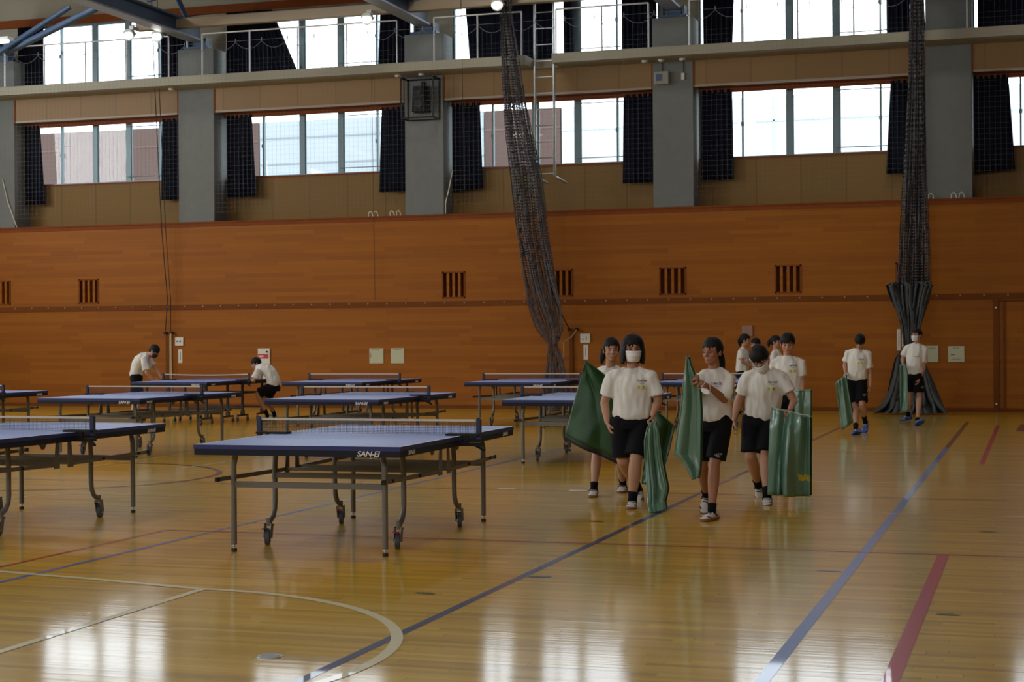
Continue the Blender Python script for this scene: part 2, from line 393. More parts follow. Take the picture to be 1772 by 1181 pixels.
m = MB(); m.box((XL, W-.025, 0), (XR, W+.01, .075)); tag(m.build('baseboard_far', M_darkwood), kind='structure')
# horizontal guard rail at 2.25 m with bolts
m = MB(); m.box((XL, W-.02, 2.19), (-.82, W+.01, 2.30)); m.box((-.82, W-.02, 2.19), (XR, W+.01, 2.30)); m.box((-.8, W-.04, 2.145), (XR, W+.005, 2.17))
tr = tag(m.build('trim_2', M_darkwood), kind='structure')
m = MB(); x = -28.0
while x < 9: m.disc((x, W-.025, 2.265), (0, 1, 0), .016, .02, 8); x += .4435
m.build('bolt_head', mat('dull_bolt', (.30, .22, .18), .5, .3), tr)
# upper recessed wall with window openings, pillars
def grid_wall(z0, z1, zo0, zo1, y0, y1, mats, name, mi=0):
    m = MB(); m.box((XL, y0, z0), (XR, y1, zo0), mi); m.box((XL, y0, zo1), (XR, y1, z1), mi)
    xs = [XL] + [v for ab in BAYX for v in ab] + [XR]
    for i in range(0, len(xs)-1, 2):
        if xs[i+1]-xs[i] > .01: m.box((xs[i]-.0, y0, zo0), (xs[i+1], y1, zo1), mi)
    return m
o = grid_wall(ZL, 7.18, 5.18, 6.60, RW, RW+.22, None, '').build('wall_upper', M_ply); tag(o, kind='structure')
o = grid_wall(7.18, ZC, 7.50, 8.94, RW, RW+.22, None, '').build('wall_clerestory', M_slab); tag(o, kind='structure')
m = MB(); m.box((XL, RW-.08, 8.94), (XR, RW+.01, 9.12)); tag(m.build('trim_3', M_redwood), kind='structure')
m = MB(); m.box((XL, RW-.02, 5.15), (XR, RW+.02, 5.19)); tag(m.build('trim_4', M_redwood), kind='structure')
PILX = [(BAYX[i][1], BAYX[i+1][0]) for i in range(len(BAYX)-1)]
for i, (a, b) in enumerate(PILX):
    m = MB(); m.box((a, W-.001, ZL+.02), (b, RW+.1, 8.05)); o = m.build('pillar', M_conc, bevel=.01); tag(o, kind='structure')
# brown fascia boxes over the lower windows, between the pillars
n = 5
for a, b in BAYX:
    m = MB(); m.box((a+.03, W+.015, 6.64), (b-.03, W+.05, 7.19)); m.box((a+.03, W+.05, 6.62), (b-.03, RW-.14, 6.66), 1); m.box((a, W, 7.16), (b, W+.04, 7.2), 1)
    m.box((a+.03, RW-.2, 6.52), (b-.03, RW-.14, 6.66), 1); m.box((a, W+.002, 6.60), (a+.03, W+.06, 7.18), 1); m.box((b-.03, W+.002, 6.60), (b, W+.06, 7.18), 1)
    m.box((a+.03, W+.01, 6.60), (b-.03, W+.06, 6.64), 2)
    tag(m.build('trim_%d' % n, [M_fascia, M_redwood, M_beam]), kind='structure'); n += 1
# gallery slab with the ladder hatch
GX0, GX1 = -9.98, -9.42
m = MB(); m.box((XL, W-.72, 7.14), (GX0, RW, 7.33)); m.box((GX1, W-.72, 7.14), (XR, RW, 7.33)); m.box((GX0, W-.14, 7.14), (GX1, RW, 7.33))
gal = tag(m.build('trim_%d' % n, M_slab), kind='structure'); n += 1
# windows
def window(i, a, b, z0, z1, handles):
    root = MB(); w = b-a; y = RW+.09
    mx = [(a+w*k, t) for k, t in ((.195, .035), (.405, .12), (.61, .12), (.80, .035))]
    root.box((a, y-.05, z0), (b, y+.05, z0+.035)); root.box((a, y-.05, z1-.035), (b, y+.05, z1)); root.box((a, y-.05, z0), (a+.04, y+.05, z1)); root.box((b-.04, y-.05, z0), (b, y+.05, z1))
    o = root.build('window_%d' % i, M_alu); tag(o, kind='structure')
    for x, t in mx:
        q = MB(); q.box((x-t/2, y-.045, z0+.03), (x+t/2, y+.045, z1-.03))
        if t > .1: q.box((x-t/2-.02, y-.02, z0+.03), (x-t/2, y+.02, z1-.03)); q.box((x+t/2, y-.02, z0+.03), (x+t/2+.02, y+.02, z1-.03))
        else: q.box((x-.03, y-.07, (z0+z1)/2-.05), (x+.03, y-.045, (z0+z1)/2+.03))
        q.build('mullion', M_alu, o)
    q = MB(); x = mx[2][0]
    for z in (z0+.13, z1-.13): q.tube([(x, y-.1, z), (b-.02, y-.1, z)], .011, 6)
    q.build('guard_bar', M_alu, o)
    q = MB(); q.add([(a, y, z0), (b, y, z0), (b, y, z1), (a, y, z1)], [(0, 1, 2, 3)]); q.build('window_pane', M_glass, o)
for i, (a, b) in enumerate(BAYX):
    window(2*i+1, a, b, 5.18, 6.60, 1); window(2*i+2, a, b, 7.50, 8.94, 0)
# other walls and roof
m = MB(); m.box((XL-.3, YB, 0), (XL, W+.9, ZC)); tag(m.build('wall_left', M_plaster), kind='structure')
m = MB(); m.box((XR, YB, 0), (XR+.3, W+.9, ZC)); tag(m.build('wall_right', M_wall), kind='structure')
m = MB(); m.box((XL-.3, YB-.3, 0), (XR+.3, YB, ZC)); tag(m.build('wall_near', M_plaster), kind='structure')
m = MB(); m.box((XL-.3, YB-.3, ZC), (XR+.3, W+1.2, ZC+.3)); tag(m.build('ceiling', M_roof), kind='structure')
# roof steel
for i, (a, b) in enumerate(PILX):
    xc = (a+b)/2; m = MB()
    for z0, z1, w, mi in ((8.22, 8.26, .34, 1), (8.26, 8.56, .03, 0), (8.56, 8.60, .34, 0)): m.box((xc-w/2, 2, z0), (xc+w/2, W+.2, z1), mi)
    o = m.build('roof_beam', [M_steel, M_steelp]); tag(o, kind='structure')
    q = MB(); q.box((xc-.3, W-.02, 8.05), (xc+.3, W+.5, 8.10)); q.bar((xc-.22, W+.2, 8.1), (xc-.22, W+.2, 8.3), .03, .3); q.bar((xc+.22, W+.2, 8.1), (xc+.22, W+.2, 8.3), .03, .3); q.bar((xc, W+.2, 8.08), (xc, W+.2, 8.3), .3, .1)
    q.build('bearing_bracket', M_steel, o)
    for k in range(9):
        q = MB(); y = W-.3-k*3.0; q.tube([(xc, y, 8.6), (xc, y-1.5, 9.9)], .06, 8); q.tube([(xc, y-3.0, 8.6), (xc, y-1.5, 9.9)], .06, 8); q.build('web_pipe', M_steel, o)
    q = MB(); q.tube([(xc, 2, 9.95), (xc, W, 9.95)], .09, 8); q.build('top_chord', M_steel, o)
    if i < len(PILX)-1:
        x2 = (PILX[i+1][0]+PILX[i+1][1])/2
        for y0, zz in ((31.2, 8.75), (26, 8.75)):
            q = MB(); q.tube([(xc, y0, zz), (x2, y0-3.6, zz)], .055, 8); q.tube([(x2, y0, zz+.13), (xc, y0-3.6, zz+.13)], .055, 8); q.build('brace_pipe', M_steel, o)
for k in range(12):
    y = 32.6-k*2.6; m = MB(); m.box((XL, y-.05, 10.15), (XR, y+.05, 10.35)); tag(m.build('purlin', M_roof), kind='structure')
# two blue pipes and a strip lamp at the top left
m = MB(); m.tube([(-19.12, 31.0, 8.61), (-21.35, 31.0, 7.80)], .075, 10); m.tube([(-19.9, 31.25, 8.75), (-21.6, 30.7, 7.62)], .06, 10)
m.tube([(-21.2, 31, 7.86), (-24.2, 31, 7.95)], .075, 10)
tag(tag(m.build('roof_brace', M_steel), kind='structure'))
m = MB(); m.box((-23.1, 29.9, 7.86), (-20.55, 30.12, 7.92), 0); m.tube([(-23.0, 30.0, 7.83), (-20.6, 30.0, 7.83)], .03, 8, 1); m.tube([(-21.2, 30.0, 7.9), (-21.2, 30.0, 10.2)], .012, 6, 0); m.tube([(-22.6, 30.0, 7.9), (-22.6, 30.0, 10.2)], .012, 6, 0)
o = empty('strip_lamp', (-21.8, 30, 7.9)); tag(o, 'long white strip lamp hanging at the upper left under the roof steel', 'lamp')
m.v = [(a+21.8, b-30, c-7.9) for a, b, c in m.v]; m.build('lamp_body', [M_rail, M_lampw], o)
# long cream tube rail under the roof steel, above the gallery
m = MB(); m.box((-18.95, 32.35, 8.36), (9, 32.52, 8.58)); tag(m.build('rail_beam', M_beam, bevel=.02), 'long cream painted box beam running above the gallery railing', 'beam')

# outside
m = MB(); m.box((-90, W+1.2, -3), (60, 120, -2.9)); tag(m.build('ground_outside', mat('outside_asphalt', (.25, .25, .25), .9)), kind='structure')
def building(x0, x1, z1, col, lab, joints, nm='building'):
    o = empty(nm, ((x0+x1)/2, 60, -3)); tag(o, lab, 'building')
    q = MB(); cx = (x0+x1)/2; q.box((x0-cx, 0, 0), (x1-cx, 12, z1+3)); q.build('facade', mat(nm+'_render', col, .9, var=.06, vscale=.6), o)
    q = MB()
    for z in joints[0]: q.box((x0-cx, -.02, z+3-.03), (x1-cx, .01, z+3+.03))
    for x in joints[1]: q.box((x-cx-.03, -.02, 0), (x-cx+.03, .01, z1+3))
    q.build('facade_joint', mat('pale_joint', tuple(min(.8, c*joints[2]) for c in col), .9), o)
building(-46, -29.6, 10.22, (.088, .054, .044), 'pinkish brick building seen through the lower window at the far left', ([9.46], [-38.3, -33.6], 1.5))
building(-29.55, -20.1, 10.22, (.33, .37, .39), 'pale blue-white building seen through the lower window left of the caged speaker', ([9.56, 8.52], [-26.1, -23.4], .72))
building(-20.05, -17.05, 10.22, (.088, .054, .044), 'pinkish building block seen behind the hatch ladder through the window', ([9.48], [-18.4], 1.5))
building(-17.0, 6, 10.22, (.52, .57, .58), 'white building seen through the lower windows right of the hatch ladder', ([9.35], [-13.5, -9.0], .85))

# ------------------------------------------------------------------ things on the wall
for i, (a, b) in enumerate(VX):
    o = empty('wall_vent', ((a+b)/2, W, VZ0)); w = b-a; h = VZ1-VZ0
    labs = ['slatted vent in the wood wall cut by the left edge of the picture', 'slatted vent in the wood wall up and left of the bending person', 'slatted vent below the pillar with the caged speaker', 'slatted vent half behind the slanting grey net bundle',
            'slatted vent below the pillar with the small clock box', 'slatted vent in the wood wall between the clock pillar and the upright net', 'slatted vent mostly hidden behind the upright grey net bundle']
    tag(o, labs[i], 'vent', 'slatted vents in the wood wall')
    q = MB()
    q.box((-w/2, -.012, 0), (w/2, .02, .03)); q.box((-w/2, -.012, h-.03), (w/2, .02, h)); q.box((-w/2, -.012, 0), (-w/2+.03, .02, h)); q.box((w/2-.03, -.012, 0), (w/2, .02, h)); q.build('vent_frame', M_redwood, o)
    for k in range(3):
        x = -w/2+w*(k+1)/4; q = MB(); q.box((x-.028, -.005, .03), (x+.028, .12, h-.03)); q.build('slat', M_wall, o)
def plate(name, x0, x1, z0, z1, lab, cat, marks=(), matl=None, t=.03, extra=None):
    o = empty(name, ((x0+x1)/2, W, (z0+z1)/2)); tag(o, lab, cat); cx, cz = (x0+x1)/2, (z0+z1)/2
    q = MB(); q.box((x0-cx, -t, z0-cz), (x1-cx, -.0005, z1-cz)); q.build('plate', matl or M_white, o, bevel=.004)
    if marks:
        for a, b, c, d in marks: q = MB(); q.box((a-cx, -t-.003, b-cz), (c-cx, -t+.001, d-cz)); q.build('marking', M_ink, o)
    return o
plate('switch_box', -18.51, -18.30, 1.38, 1.57, 'pale square switch box on the wall right of the tan pole on the left', 'switch', [(-18.47, 1.46, -18.43, 1.50), (-18.40, 1.46, -18.36, 1.50)])
plate('paper_strip', -18.44, -18.34, .99, 1.30, 'narrow white paper strip below the left switch box', 'notice', [(-18.395, 1.05, -18.38, 1.25)], t=.006)
o = plate('hydrant_panel', -16.45, -16.16, .62, 1.31, 'cream wall cabinet with a red sign above the crouching person', 'cabinet')
q = MB(); q.box((-.135, -.036, .12), (.115, -.029, .22)); q.build('red_sign', M_red, o)
q = MB(); [q.box((-.115+.03*k, -.038, .15), (-.097+.03*k, -.035, .19)) for k in range(4)]; q.build('lettering', M_letter, o)
q = MB(); q.disc((.08, -.035, .27), (0, 1, 0), .022, .02, 12); q.build('alarm_button', M_black, o)
plate('notice_board', -13.79, -13.46, .97, 1.30, 'left of the two pale square notices on the wall below the caged speaker', 'notice', [(-13.74, 1.26, -13.55, 1.27), (-13.76, 1.1, -13.75, 1.2)], M_board, .012)
plate('notice_board', -13.29, -12.98, .97, 1.30, 'right of the two pale square notices on the wall below the caged speaker', 'notice', [(-13.22, 1.26, -13.05, 1.27)], M_board, .012)
plate('switch_box', -9.04, -8.83, 1.39, 1.58, 'pale square switch box right of the rope hook beside the slanting net', 'switch', [(-9.0, 1.45, -8.97, 1.48), (-8.92, 1.45, -8.9, 1.52)])
plate('paper_strip', -8.98, -8.88, 1.04, 1.35, 'narrow white paper strip under the switch box by the slanting net', 'notice', [(-8.935, 1.1, -8.925, 1.3)], t=.006)
plate('acrylic_holder', -5.66, -5.44, 1.50, 1.72, 'clear brownish plastic holder on the wall above the girl in profile', 'holder', matl=mat('brownish_plastic', (.26, .13, .085), .2), t=.03)
plate('paper_strip', -2.60, -2.53, 1.20, 1.62, 'narrow upright white paper strip left of the masked person at the net', 'notice', [(-2.57, 1.3, -2.56, 1.55)], t=.006)
plate('wall_poster', -2.50, -2.36, 1.22, 1.52, 'curled white paper on the wall just behind the masked person at the net', 'notice', [(-2.45, 1.3, -2.42, 1.4)], t=.02)
plate('notice_board', -2.12, -1.81, .97, 1.29, 'pale square notice partly behind the masked person at the net', 'notice', [(-2.0, 1.24, -1.86, 1.25)], M_board, .012)
plate('notice_board', -1.63, -1.32, .97, 1.28, 'pale square notice beside the door at the right', 'notice', [(-1.54, 1.24, -1.42, 1.25), (-1.58, 1.1, -1.5, 1.12), (-1.56, 1.02, -1.40, 1.03)], M_board, .012)
# sliding door at the right
m = MB(); m.box((-.78, W-.045, 0), (-.68, W+.01, 2.17)); m.box((-.60, W-.03, 0), (-.55, W+.01, 2.14)); m.box((2.4, W-.045, 0), (2.5, W+.01, 2.17))
o = tag(m.build('door_1', M_darkwood), kind='structure')
q = MB(); q.box((-.55, W-.02, .01), (2.4, W+.005, 2.13)); q.build('door_leaf', M_wall, o)
q = MB(); [q.disc((-.73, W-.05, z), (0, 1, 0), .018, .02, 10) for z in (.16, 2.02)]; q.build('bolt_head', M_rail, o)
# rope poles
def hook_post(x, lab, rope):
    o = empty('pulley_post', (x, W, 0)); tag(o, lab, 'pole')
    q = MB(); q.box((-.035, -.05, 0), (.035, -.002, 1.63)); q.build('post', M_darkwood, o)
    for dx in (-.03, .13):
        q = MB(); q.disc((dx, -.06, 1.67), (0, 1, 0), .035, .06, 12); q.tube([(dx, -.03, 1.67), (dx, -.01, 1.67)], .02, 8); q.build('cleat', M_black, o)
    return o
o = hook_post(-18.70, 'dark pulley post with two black cleats on the wall behind the bending person', None)
q = MB(); q.box((.03, -.03, .30), (.10, -.003, 1.64)); q.build('backing_strip', M_tan, o)
q = MB(); q.tube([(.13, -.09, 1.66), (.125, -.08, 1.0), (.14, -.08, .55)], .010, 6); q.tube([(.11, -.09, 1.64), (.10, -.08, .75)], .008, 6); q.build('rope', M_rope, o)
hook_post(-9.24, 'dark pulley post with two black cleats right of the slanting net bundle', None)
def cord(pts, r, lab, matl=M_cord, nm='pull_cord'):
    q = MB(); q.tube(pts, r, 5, 0); return tag(q.build(nm, matl), lab, 'cord')
cord([(-18.86, 32.85, 10.15), (-18.79, 32.9, 7.2), (-18.70, 33.0, 4.0), (-18.62, 33.1, 2.4), (-18.72, 33.17, 1.72)], .011, 'dark pull cord falling to the left cleat of the left pulley post')
cord([(-18.70, 32.85, 10.15), (-18.68, 32.9, 7.2), (-18.60, 33.0, 4.0), (-18.54, 33.1, 2.4), (-18.57, 33.14, 1.72)], .009, 'thin dark pull cord falling to the right cleat of the left pulley post')
cord([(-13.58, 32.9, 10.15), (-13.60, 33.05, 5.6), (-13.62, 33.18, 2.35)], .005, 'hair-thin dark cord hanging left of the caged speaker pillar')
cord([(-11.32, 32.3, 10.15), (-11.28, 32.3, 7.0), (-11.25, 32.3, 4.6)], .006, 'hair-thin dark cord hanging left of the slanting net bundle')
cord([(-9.27, 33.15, 1.70), (-9.38, 32.6, 2.2), (-9.42, 31.9, 3.3), (-9.55, 31.9, 4.6), (-9.85, 31.9, 6.6)], .012, 'dark cord running along the right side of the slanting net bundle')
o = cord([(-9.10, 33.15, 1.66), (-9.12, 32.85, 1.52), (-9.2, 32.5, 1.41), (-9.3, 32.16, 1.37)], .014, 'pale rope tying the slanting net bundle back to its pulley post', M_rope, 'tie_rope')
cord([(-9.2, 32.5, 1.405), (-9.18, 32.45, 1.2), (-9.19, 32.38, .95)], .008, 'loose pale rope end hanging from the net tie', M_rope, 'tie_rope')
# white cord loops over the ledge
for x, lab in ((-13.72, 'white cord loop over the ledge, leftmost of the four near the caged speaker pillar'), (-13.60, 'white cord loop over the ledge, second of the four near the caged speaker pillar'), (-13.22, 'white cord loop over the ledge, third of the four near the caged speaker pillar'), (-13.07, 'white cord loop over the ledge touching the foot of the caged speaker pillar'),
               (-1.93, 'white cord loop on the ledge right beside the upright net bundle'), (-1.50, 'left small white hook on the ledge under the pillar right of the upright net'), (-1.35, 'right small white hook on the ledge under the pillar right of the upright net')):
    q = MB(); q.tube([(x-.05, W-.04, ZL+.02), (x-.04, W-.06, ZL+.1), (x, W-.06, ZL+.13), (x+.04, W-.06, ZL+.09), (x+.05, W-.04, ZL+.02)], .010, 6); tag(q.build('cord_loop', M_white), lab, 'hook', 'white cord loops on the ledge')
# speaker cage on the second pillar
o = empty('speaker_cage', (-12.49, W, 6.2)); tag(o, 'black wire cage with a dark loudspeaker inside on the grey pillar', 'speaker')
q = MB(); w, d, h = .36, .42, .86
for x in (-w, w):
    for y in (-d, -.01): q.bar((x, y, 0), (x, y, h), .03)
for z in (0, h):
    for x in (-w, w): q.bar((x, -d, z), (x, 0, z), .03)
    q.bar((-w, -d, z), (w, -d, z), .03); q.bar((-w, -.01, z), (w, -.01, z), .03)
q.build('cage_frame', M_black, o)
q = MB()
for k in range(1, 10): x = -w+2*w*k/10; q.bar((x, -d, 0), (x, -d, h), .004)
for k in range(1, 8):
    y = -d*k/8; q.bar((-w, y, 0), (-w, y, h), .004); q.bar((w, y, 0), (w, y, h), .004)
q.build('cage_wires', M_black, o)
q = MB(); q.add([(-.17, -.30, .14), (.15, -.30, .14), (.18, -.04, .14), (-.2, -.04, .14), (-.12, -.36, .68), (.10, -.36, .68), (.14, -.04, .72), (-.16, -.04, .72)], [(0, 3, 2, 1), (4, 5, 6, 7), (0, 1, 5, 4), (1, 2, 6, 5), (2, 3, 7, 6), (3, 0, 4, 7)]); q.build('speaker_cabinet', M_black, o, bevel=.02)
q = MB(); q.disc((0, -.33, .30), (0, 1, .08), .09, .02, 20); q.disc((0, -.35, .54), (0, 1, .08), .05, .02, 16); q.build('speaker_cone', M_cord, o)
q = MB(); q.box((-.03, -.06, .72), (.03, -.001, .82)); q.build('bracket', M_black, o)
# clock box, sensor
o = empty('clock_box', (-7.27, W, 6.8)); tag(o, 'small pale wall box with a dark square face on the pillar', 'clock')
q = MB(); q.box((-.15, -.12, -.13), (.16, -.001, .14)); q.build('housing', mat('grey_beige_plastic', (.30, .29, .25), .6), o, bevel=.02)
q = MB(); q.box((-.10, -.126, -.06), (.03, -.119, .08)); q.build('dark_face', M_steel, o)
q = MB(); q.tube([(0, -.02, .14), (0, -.02, .38)], .012, 6); q.build('conduit', M_ink, o)
o = empty('sensor_box', (-6.83, W, 6.82)); tag(o, 'tiny pale sensor box on a thin conduit right of the clock box', 'sensor')
q = MB(); q.box((-.035, -.05, -.07), (.035, -.001, .07)); q.build('housing', M_white, o, bevel=.006); q = MB(); q.tube([(0, -.02, .07), (0, -.02, .36)], .01, 6); q.build('conduit', M_ink, o)
for x, lab in ((-18.4, 'round white downlight under the gallery at the second pillar'), (-12.96, 'round white downlight under the gallery left of the caged speaker'), (-12.42, 'round white downlight under the gallery right above the caged speaker'), (-7.56, 'round white downlight under the gallery left of the clock pillar'), (-7.22, 'round white downlight directly above the clock box'), (-6.78, 'round white downlight above the small sensor box')):
    q = MB(); q.disc((x, W-.3, 7.125), (0, 0, 1), .07, .04, 16); q.disc((x, W-.3, 7.103), (0, 0, 1), .045, .01, 16, 1); tag(q.build('downlight', [M_white, M_chrome]), lab, 'light', 'downlights under the gallery')
q = MB(); q.tube([(-12.0, W-.03, ZL+.03), (-11.99, W-.05, 4.4), (-11.93, W+.0, 4.7), (-11.92, W+.2, 5.1)], .012, 6); tag(q.build('cable', M_white), 'thin white cable curving up at the foot of the caged speaker pillar', 'cable')
q = MB(); q.tube([(-22.62, W-.03, ZL+.03), (-22.66, W-.05, 4.3), (-22.85, W-.04, 4.75), (-23.0, W-.02, 5.3)], .012, 6); tag(q.build('cable', M_white), 'thin white cable on the leftmost pillar foot', 'cable')
# hatch ladder
o = empty('hatch_ladder', (-9.65, 32.8, 4.7)); tag(o, 'grey steel ladder hanging through the gallery hatch with hooked feet', 'ladder')
for x in (-.21, .20):
    q = MB(); q.tube([(x, 0, 4.6), (x, 0, .16), (x+.02, .03, .12), (x+.10, .30, .06), (x+.12, .44, .04)], .028, 10); q.build('side_pipe', M_chrome, o)
for k in range(11):
    q = MB(); z = .19+k*.335; q.tube([(-.21, 0, z), (.20, 0, z)], .013, 8); q.build('rung', M_chrome, o)
q = MB(); [q.tube([(x, 0, 4.55), (x, .3, 4.8), (x, .6, 4.62)], .028, 10) for x in (-.21, .2)]; q.build('top_hook', M_chrome, o)
# railings on the gallery edge
RL = [(-27.5, -23.7, 'gallery railing segment at the far left beyond the first pillar'), (-22.48, -18.26, 'gallery railing segment between the first and second pillars'), (-17.43, -12.84, 'gallery railing segment between the second pillar and the caged speaker pillar'), (-12.0, -10.08, 'short gallery railing segment left of the ladder hatch'), (-9.34, -7.40, 'short gallery railing segment right of the ladder hatch'),
      (-6.57, -2.25, 'gallery railing segment between the clock pillar and the upright net'), (-1.2, 3.4, 'gallery railing segment at the far right')]
for a, b, lab in RL:
    o = empty('gallery_railing', ((a+b)/2, W-.66, 7.33)); tag(o, lab, 'railing', 'pale pipe railings on the gallery'); h = .91; w = (b-a)/2
    q = MB(); q.tube([(-w, 0, h), (w, 0, h)], .018, 8); q.build('top_rail', M_rail, o)
    N = max(1, round((b-a)/1.15))
    for k in range(N+1):
        x = -w+2*w*k/N; q = MB(); q.tube([(x, 0, 0), (x, 0, h)], .018, 8); q.build('post', M_rail, o)
# spotlights on the beam
for x, z, lab in ((-18.95, 8.27, 'round clamp spotlight at the left end of the cream beam, left of a pair'), (-18.25, 8.2, 'round clamp spotlight at the left end of the cream beam, right of a pair'), (-13.3, 8.25, 'bright oval lamp hanging under the cream beam above the blown-out window'), (-10.3, 8.27, 'round clamp spotlight under the beam at the top of the slanting net')):
    yy = 31.8 if x > -11 else 32.2
    o = empty('spotlight', (x, yy, z)); tag(o, lab, 'lamp', 'spotlights along the cream beam')
    q = MB(); q.box((-.05, -.03, .10), (.05, .56 if x > -11 else .16, .17)); q.bar((0, 0, 0), (0, 0, .14), .05, .03); q.bar((-.11, 0, 0), (.11, 0, 0), .02); q.bar((-.11, 0, 0), (-.11, -.1, -.05), .02); q.bar((.11, 0, 0), (.11, -.1, -.05), .02); q.build('yoke', M_rail, o)
    q = MB(); q.tube([(0, .08, .02), (0, 0, 0), (0, -.10, -.03), (0, -.16, -.05)], [.04, .09, .11, .13], 16); q.build('reflector', M_chrome, o)
    q = MB(); q.ball((0, -.165, -.052), (.11, .02, .09)); q.build('lamp_glass', M_lampw, o)
# ------------------------------------------------------------------ curtains
def curtain(x0, x1, z0, z1, lab, flare=.06, tilt=0, seed=0, y=RW-.16, xt0=None, xt1=None):
    mb = MB(); n = 46; rows = 9; vs = []
    xt0 = x0 if xt0 is None else xt0; xt1 = x1 if xt1 is None else xt1
    for j in range(rows):
        t = j/(rows-1); a = x0+(xt0-x0)*t; b = x1+(xt1-x1)*t
        for i in range(n):
            u = i/(n-1); p = 2*pi*u*((x1-x0)/.13)+seed
            dy = .035*sin(p)*(1-.25*t)+.012*sin(p*2.3+seed*2+t*2)
            vs.append((a+(b-a)*u, y-.05+dy, z0+(z1-z0)*t + (tilt*(1-u) if j == 0 else 0)))
    mb.add(vs, [(j*n+i, j*n+i+1, (j+1)*n+i+1, (j+1)*n+i) for j in range(rows-1) for i in range(n-1)], 0, True)
    o = mb.build('curtain', M_curt, solid=.006); tag(o, lab, 'curtain', 'navy curtains at the hall windows'); return o
PN = ['first pillar at the left edge', 'second pillar', 'caged speaker pillar', 'clock pillar', 'pillar right of the upright net', 'right']
low = [(-22.86, -22.16, -22.78, -22.28, 'left end of the lower window right of the pillar at the left edge'), (-19.10, -18.42, -19.06, -18.42, 'right end of the lower window left of the second pillar'),
       (-17.40, -16.67, -17.40, -16.78, 'left end of the lower window right of the second pillar'), (-13.69, -12.95, -13.62, -12.95, 'right end of the lower window left of the caged speaker pillar'),
       (-11.98, -11.30, -11.98, -11.36, 'left end of the lower window right of the caged speaker pillar'), (-8.22, -7.49, -8.18, -7.49, 'right end of the lower window left of the clock pillar'),
       (-6.56, -5.88, -6.56, -5.90, 'left end of the lower window right of the clock pillar'), (-2.82, -2.04, -2.72, -2.04, 'right end of the lower window partly behind the upright net'),
       (-1.12, -.36, -1.12, -.48, 'left end of the lower window at the far right')]
for i, (a, b, c, d, l) in enumerate(low): curtain(a, b, 4.72, 6.58, 'navy curtain, '+l, seed=i*1.3, tilt=-.06 if i in (4, 8) else 0, xt0=c, xt1=d)
up = [(-22.9, -22.2, -22.9, -22.2, 'left end of the upper window right of the pillar at the left edge'), (-19.10, -18.42, -19.10, -18.42, 'right end of the upper window left of the second pillar'),
      (-17.4, -15.62, -17.4, -16.3, 'left part of the upper window right of the second pillar, pulled askew'), (-13.72, -12.95, -13.66, -12.95, 'right end of the upper window left of the caged speaker pillar'),
      (-11.60, -9.72, -11.72, -9.72, 'wide left part of the upper window behind the slanting net top'), (-9.50, -9.28, -9.50, -9.28, 'narrow strip of the upper window seen behind the hatch ladder'), (-8.22, -7.49, -8.22, -7.49, 'right end of the upper window left of the clock pillar'),
      (-6.50, -5.90, -6.50, -5.84, 'left end of the upper window right of the clock pillar'), (-2.80, -2.04, -2.80, -2.10, 'right end of the upper window behind the upright net'), (-1.05, 3.2, -1.05, 3.2, 'closed upper window at the far right')]
for i, (a, b, c, d, l) in enumerate(up): curtain(a, b, 7.35, 8.92, 'navy curtain, '+l, seed=i*1.7+.5, xt0=c, xt1=d, y=RW-.10)
# ------------------------------------------------------------------ nets
def uvgrid(me, n, rows, su, sv):
    uv = me.uv_layers.new(name='UVMap')
    for p in me.polygons:
        for li in p.loop_indices:
            vi = me.loops[li].vertex_index; uv.data[li].uv = ((vi % n)*su, (vi//n)*sv)
def bundle(name, rows, lab, matl, folds=7, amp=.16, layers=1, parent=None, seed=0, n=90):
    """gathered netting: a deeply pleated sheet. rows: (xl, xr, z, y, depth)"""
    mb = MB(); vs = []; R = []
    for k in range(len(rows)-1):
        for s in range(6):
            t = s/6; R.append([rows[k][i]+(rows[k+1][i]-rows[k][i])*t for i in range(5)])
    R.append(list(rows[-1]))
    for j, (xl, xr, z, y, dp) in enumerate(R):
        for i in range(n):
            u = i/(n-1); ph = 2*pi*folds*u
            x = (xl+xr)/2+(xr-xl)/2*(2*u-1) + .45*(xr-xl)/folds*sin(ph*1.7+seed+.2*j) + .004*sin(j*2.1+i)
            vs.append((x, y+dp*sin(ph+.25*sin(j*.35+seed))+.01*sin(ph*3+j*.5), z))
    rr = len(R); mb.add(vs, [(j*n+i, j*n+i+1, (j+1)*n+i+1, (j+1)*n+i) for j in range(rr-1) for i in range(n-1)], 0, True)
    o = mb.build(name, matl, parent); uvgrid(o.data, n, rr, .03, .11); return o
M_netu = netmat('gathered_grey_netting', (.075, .073, .078), .035, .0105, 'X', 'Y', noise=.38, base=True)
o = bundle('divider_net', [(-10.471, -10.107, 9.881, 32.140, 0.112), (-10.402, -10.156, 8.204, 32.140, 0.080), (-10.353, -9.959, 7.021, 32.140, 0.112), (-10.304, -9.791, 6.035, 32.140, 0.128), (-10.185, -9.564, 4.852, 32.140, 0.144), (-10.097, -9.436, 3.669, 32.140, 0.144), (-9.959, -9.268, 2.732, 32.140, 0.144), (-9.840, -9.130, 2.140, 32.140, 0.128), (-9.623, -9.091, 1.647, 32.140, 0.096), (-9.426, -9.229, 1.371, 32.140, 0.048), (-9.446, -9.130, 1.105, 32.140, 0.064), (-9.525, -9.032, 0.612, 32.140, 0.088), (-9.643, -8.913, 0.020, 32.140, 0.104)],
           '', M_netu, folds=6, seed=1); tag(o, 'grey divider net gathered into a slanting bundle tied back above the tables', 'net')
root = empty('divider_net', (0, 0, 0)); tag(root, 'upright grey divider net bundle hanging to the floor behind the masked person', 'net')
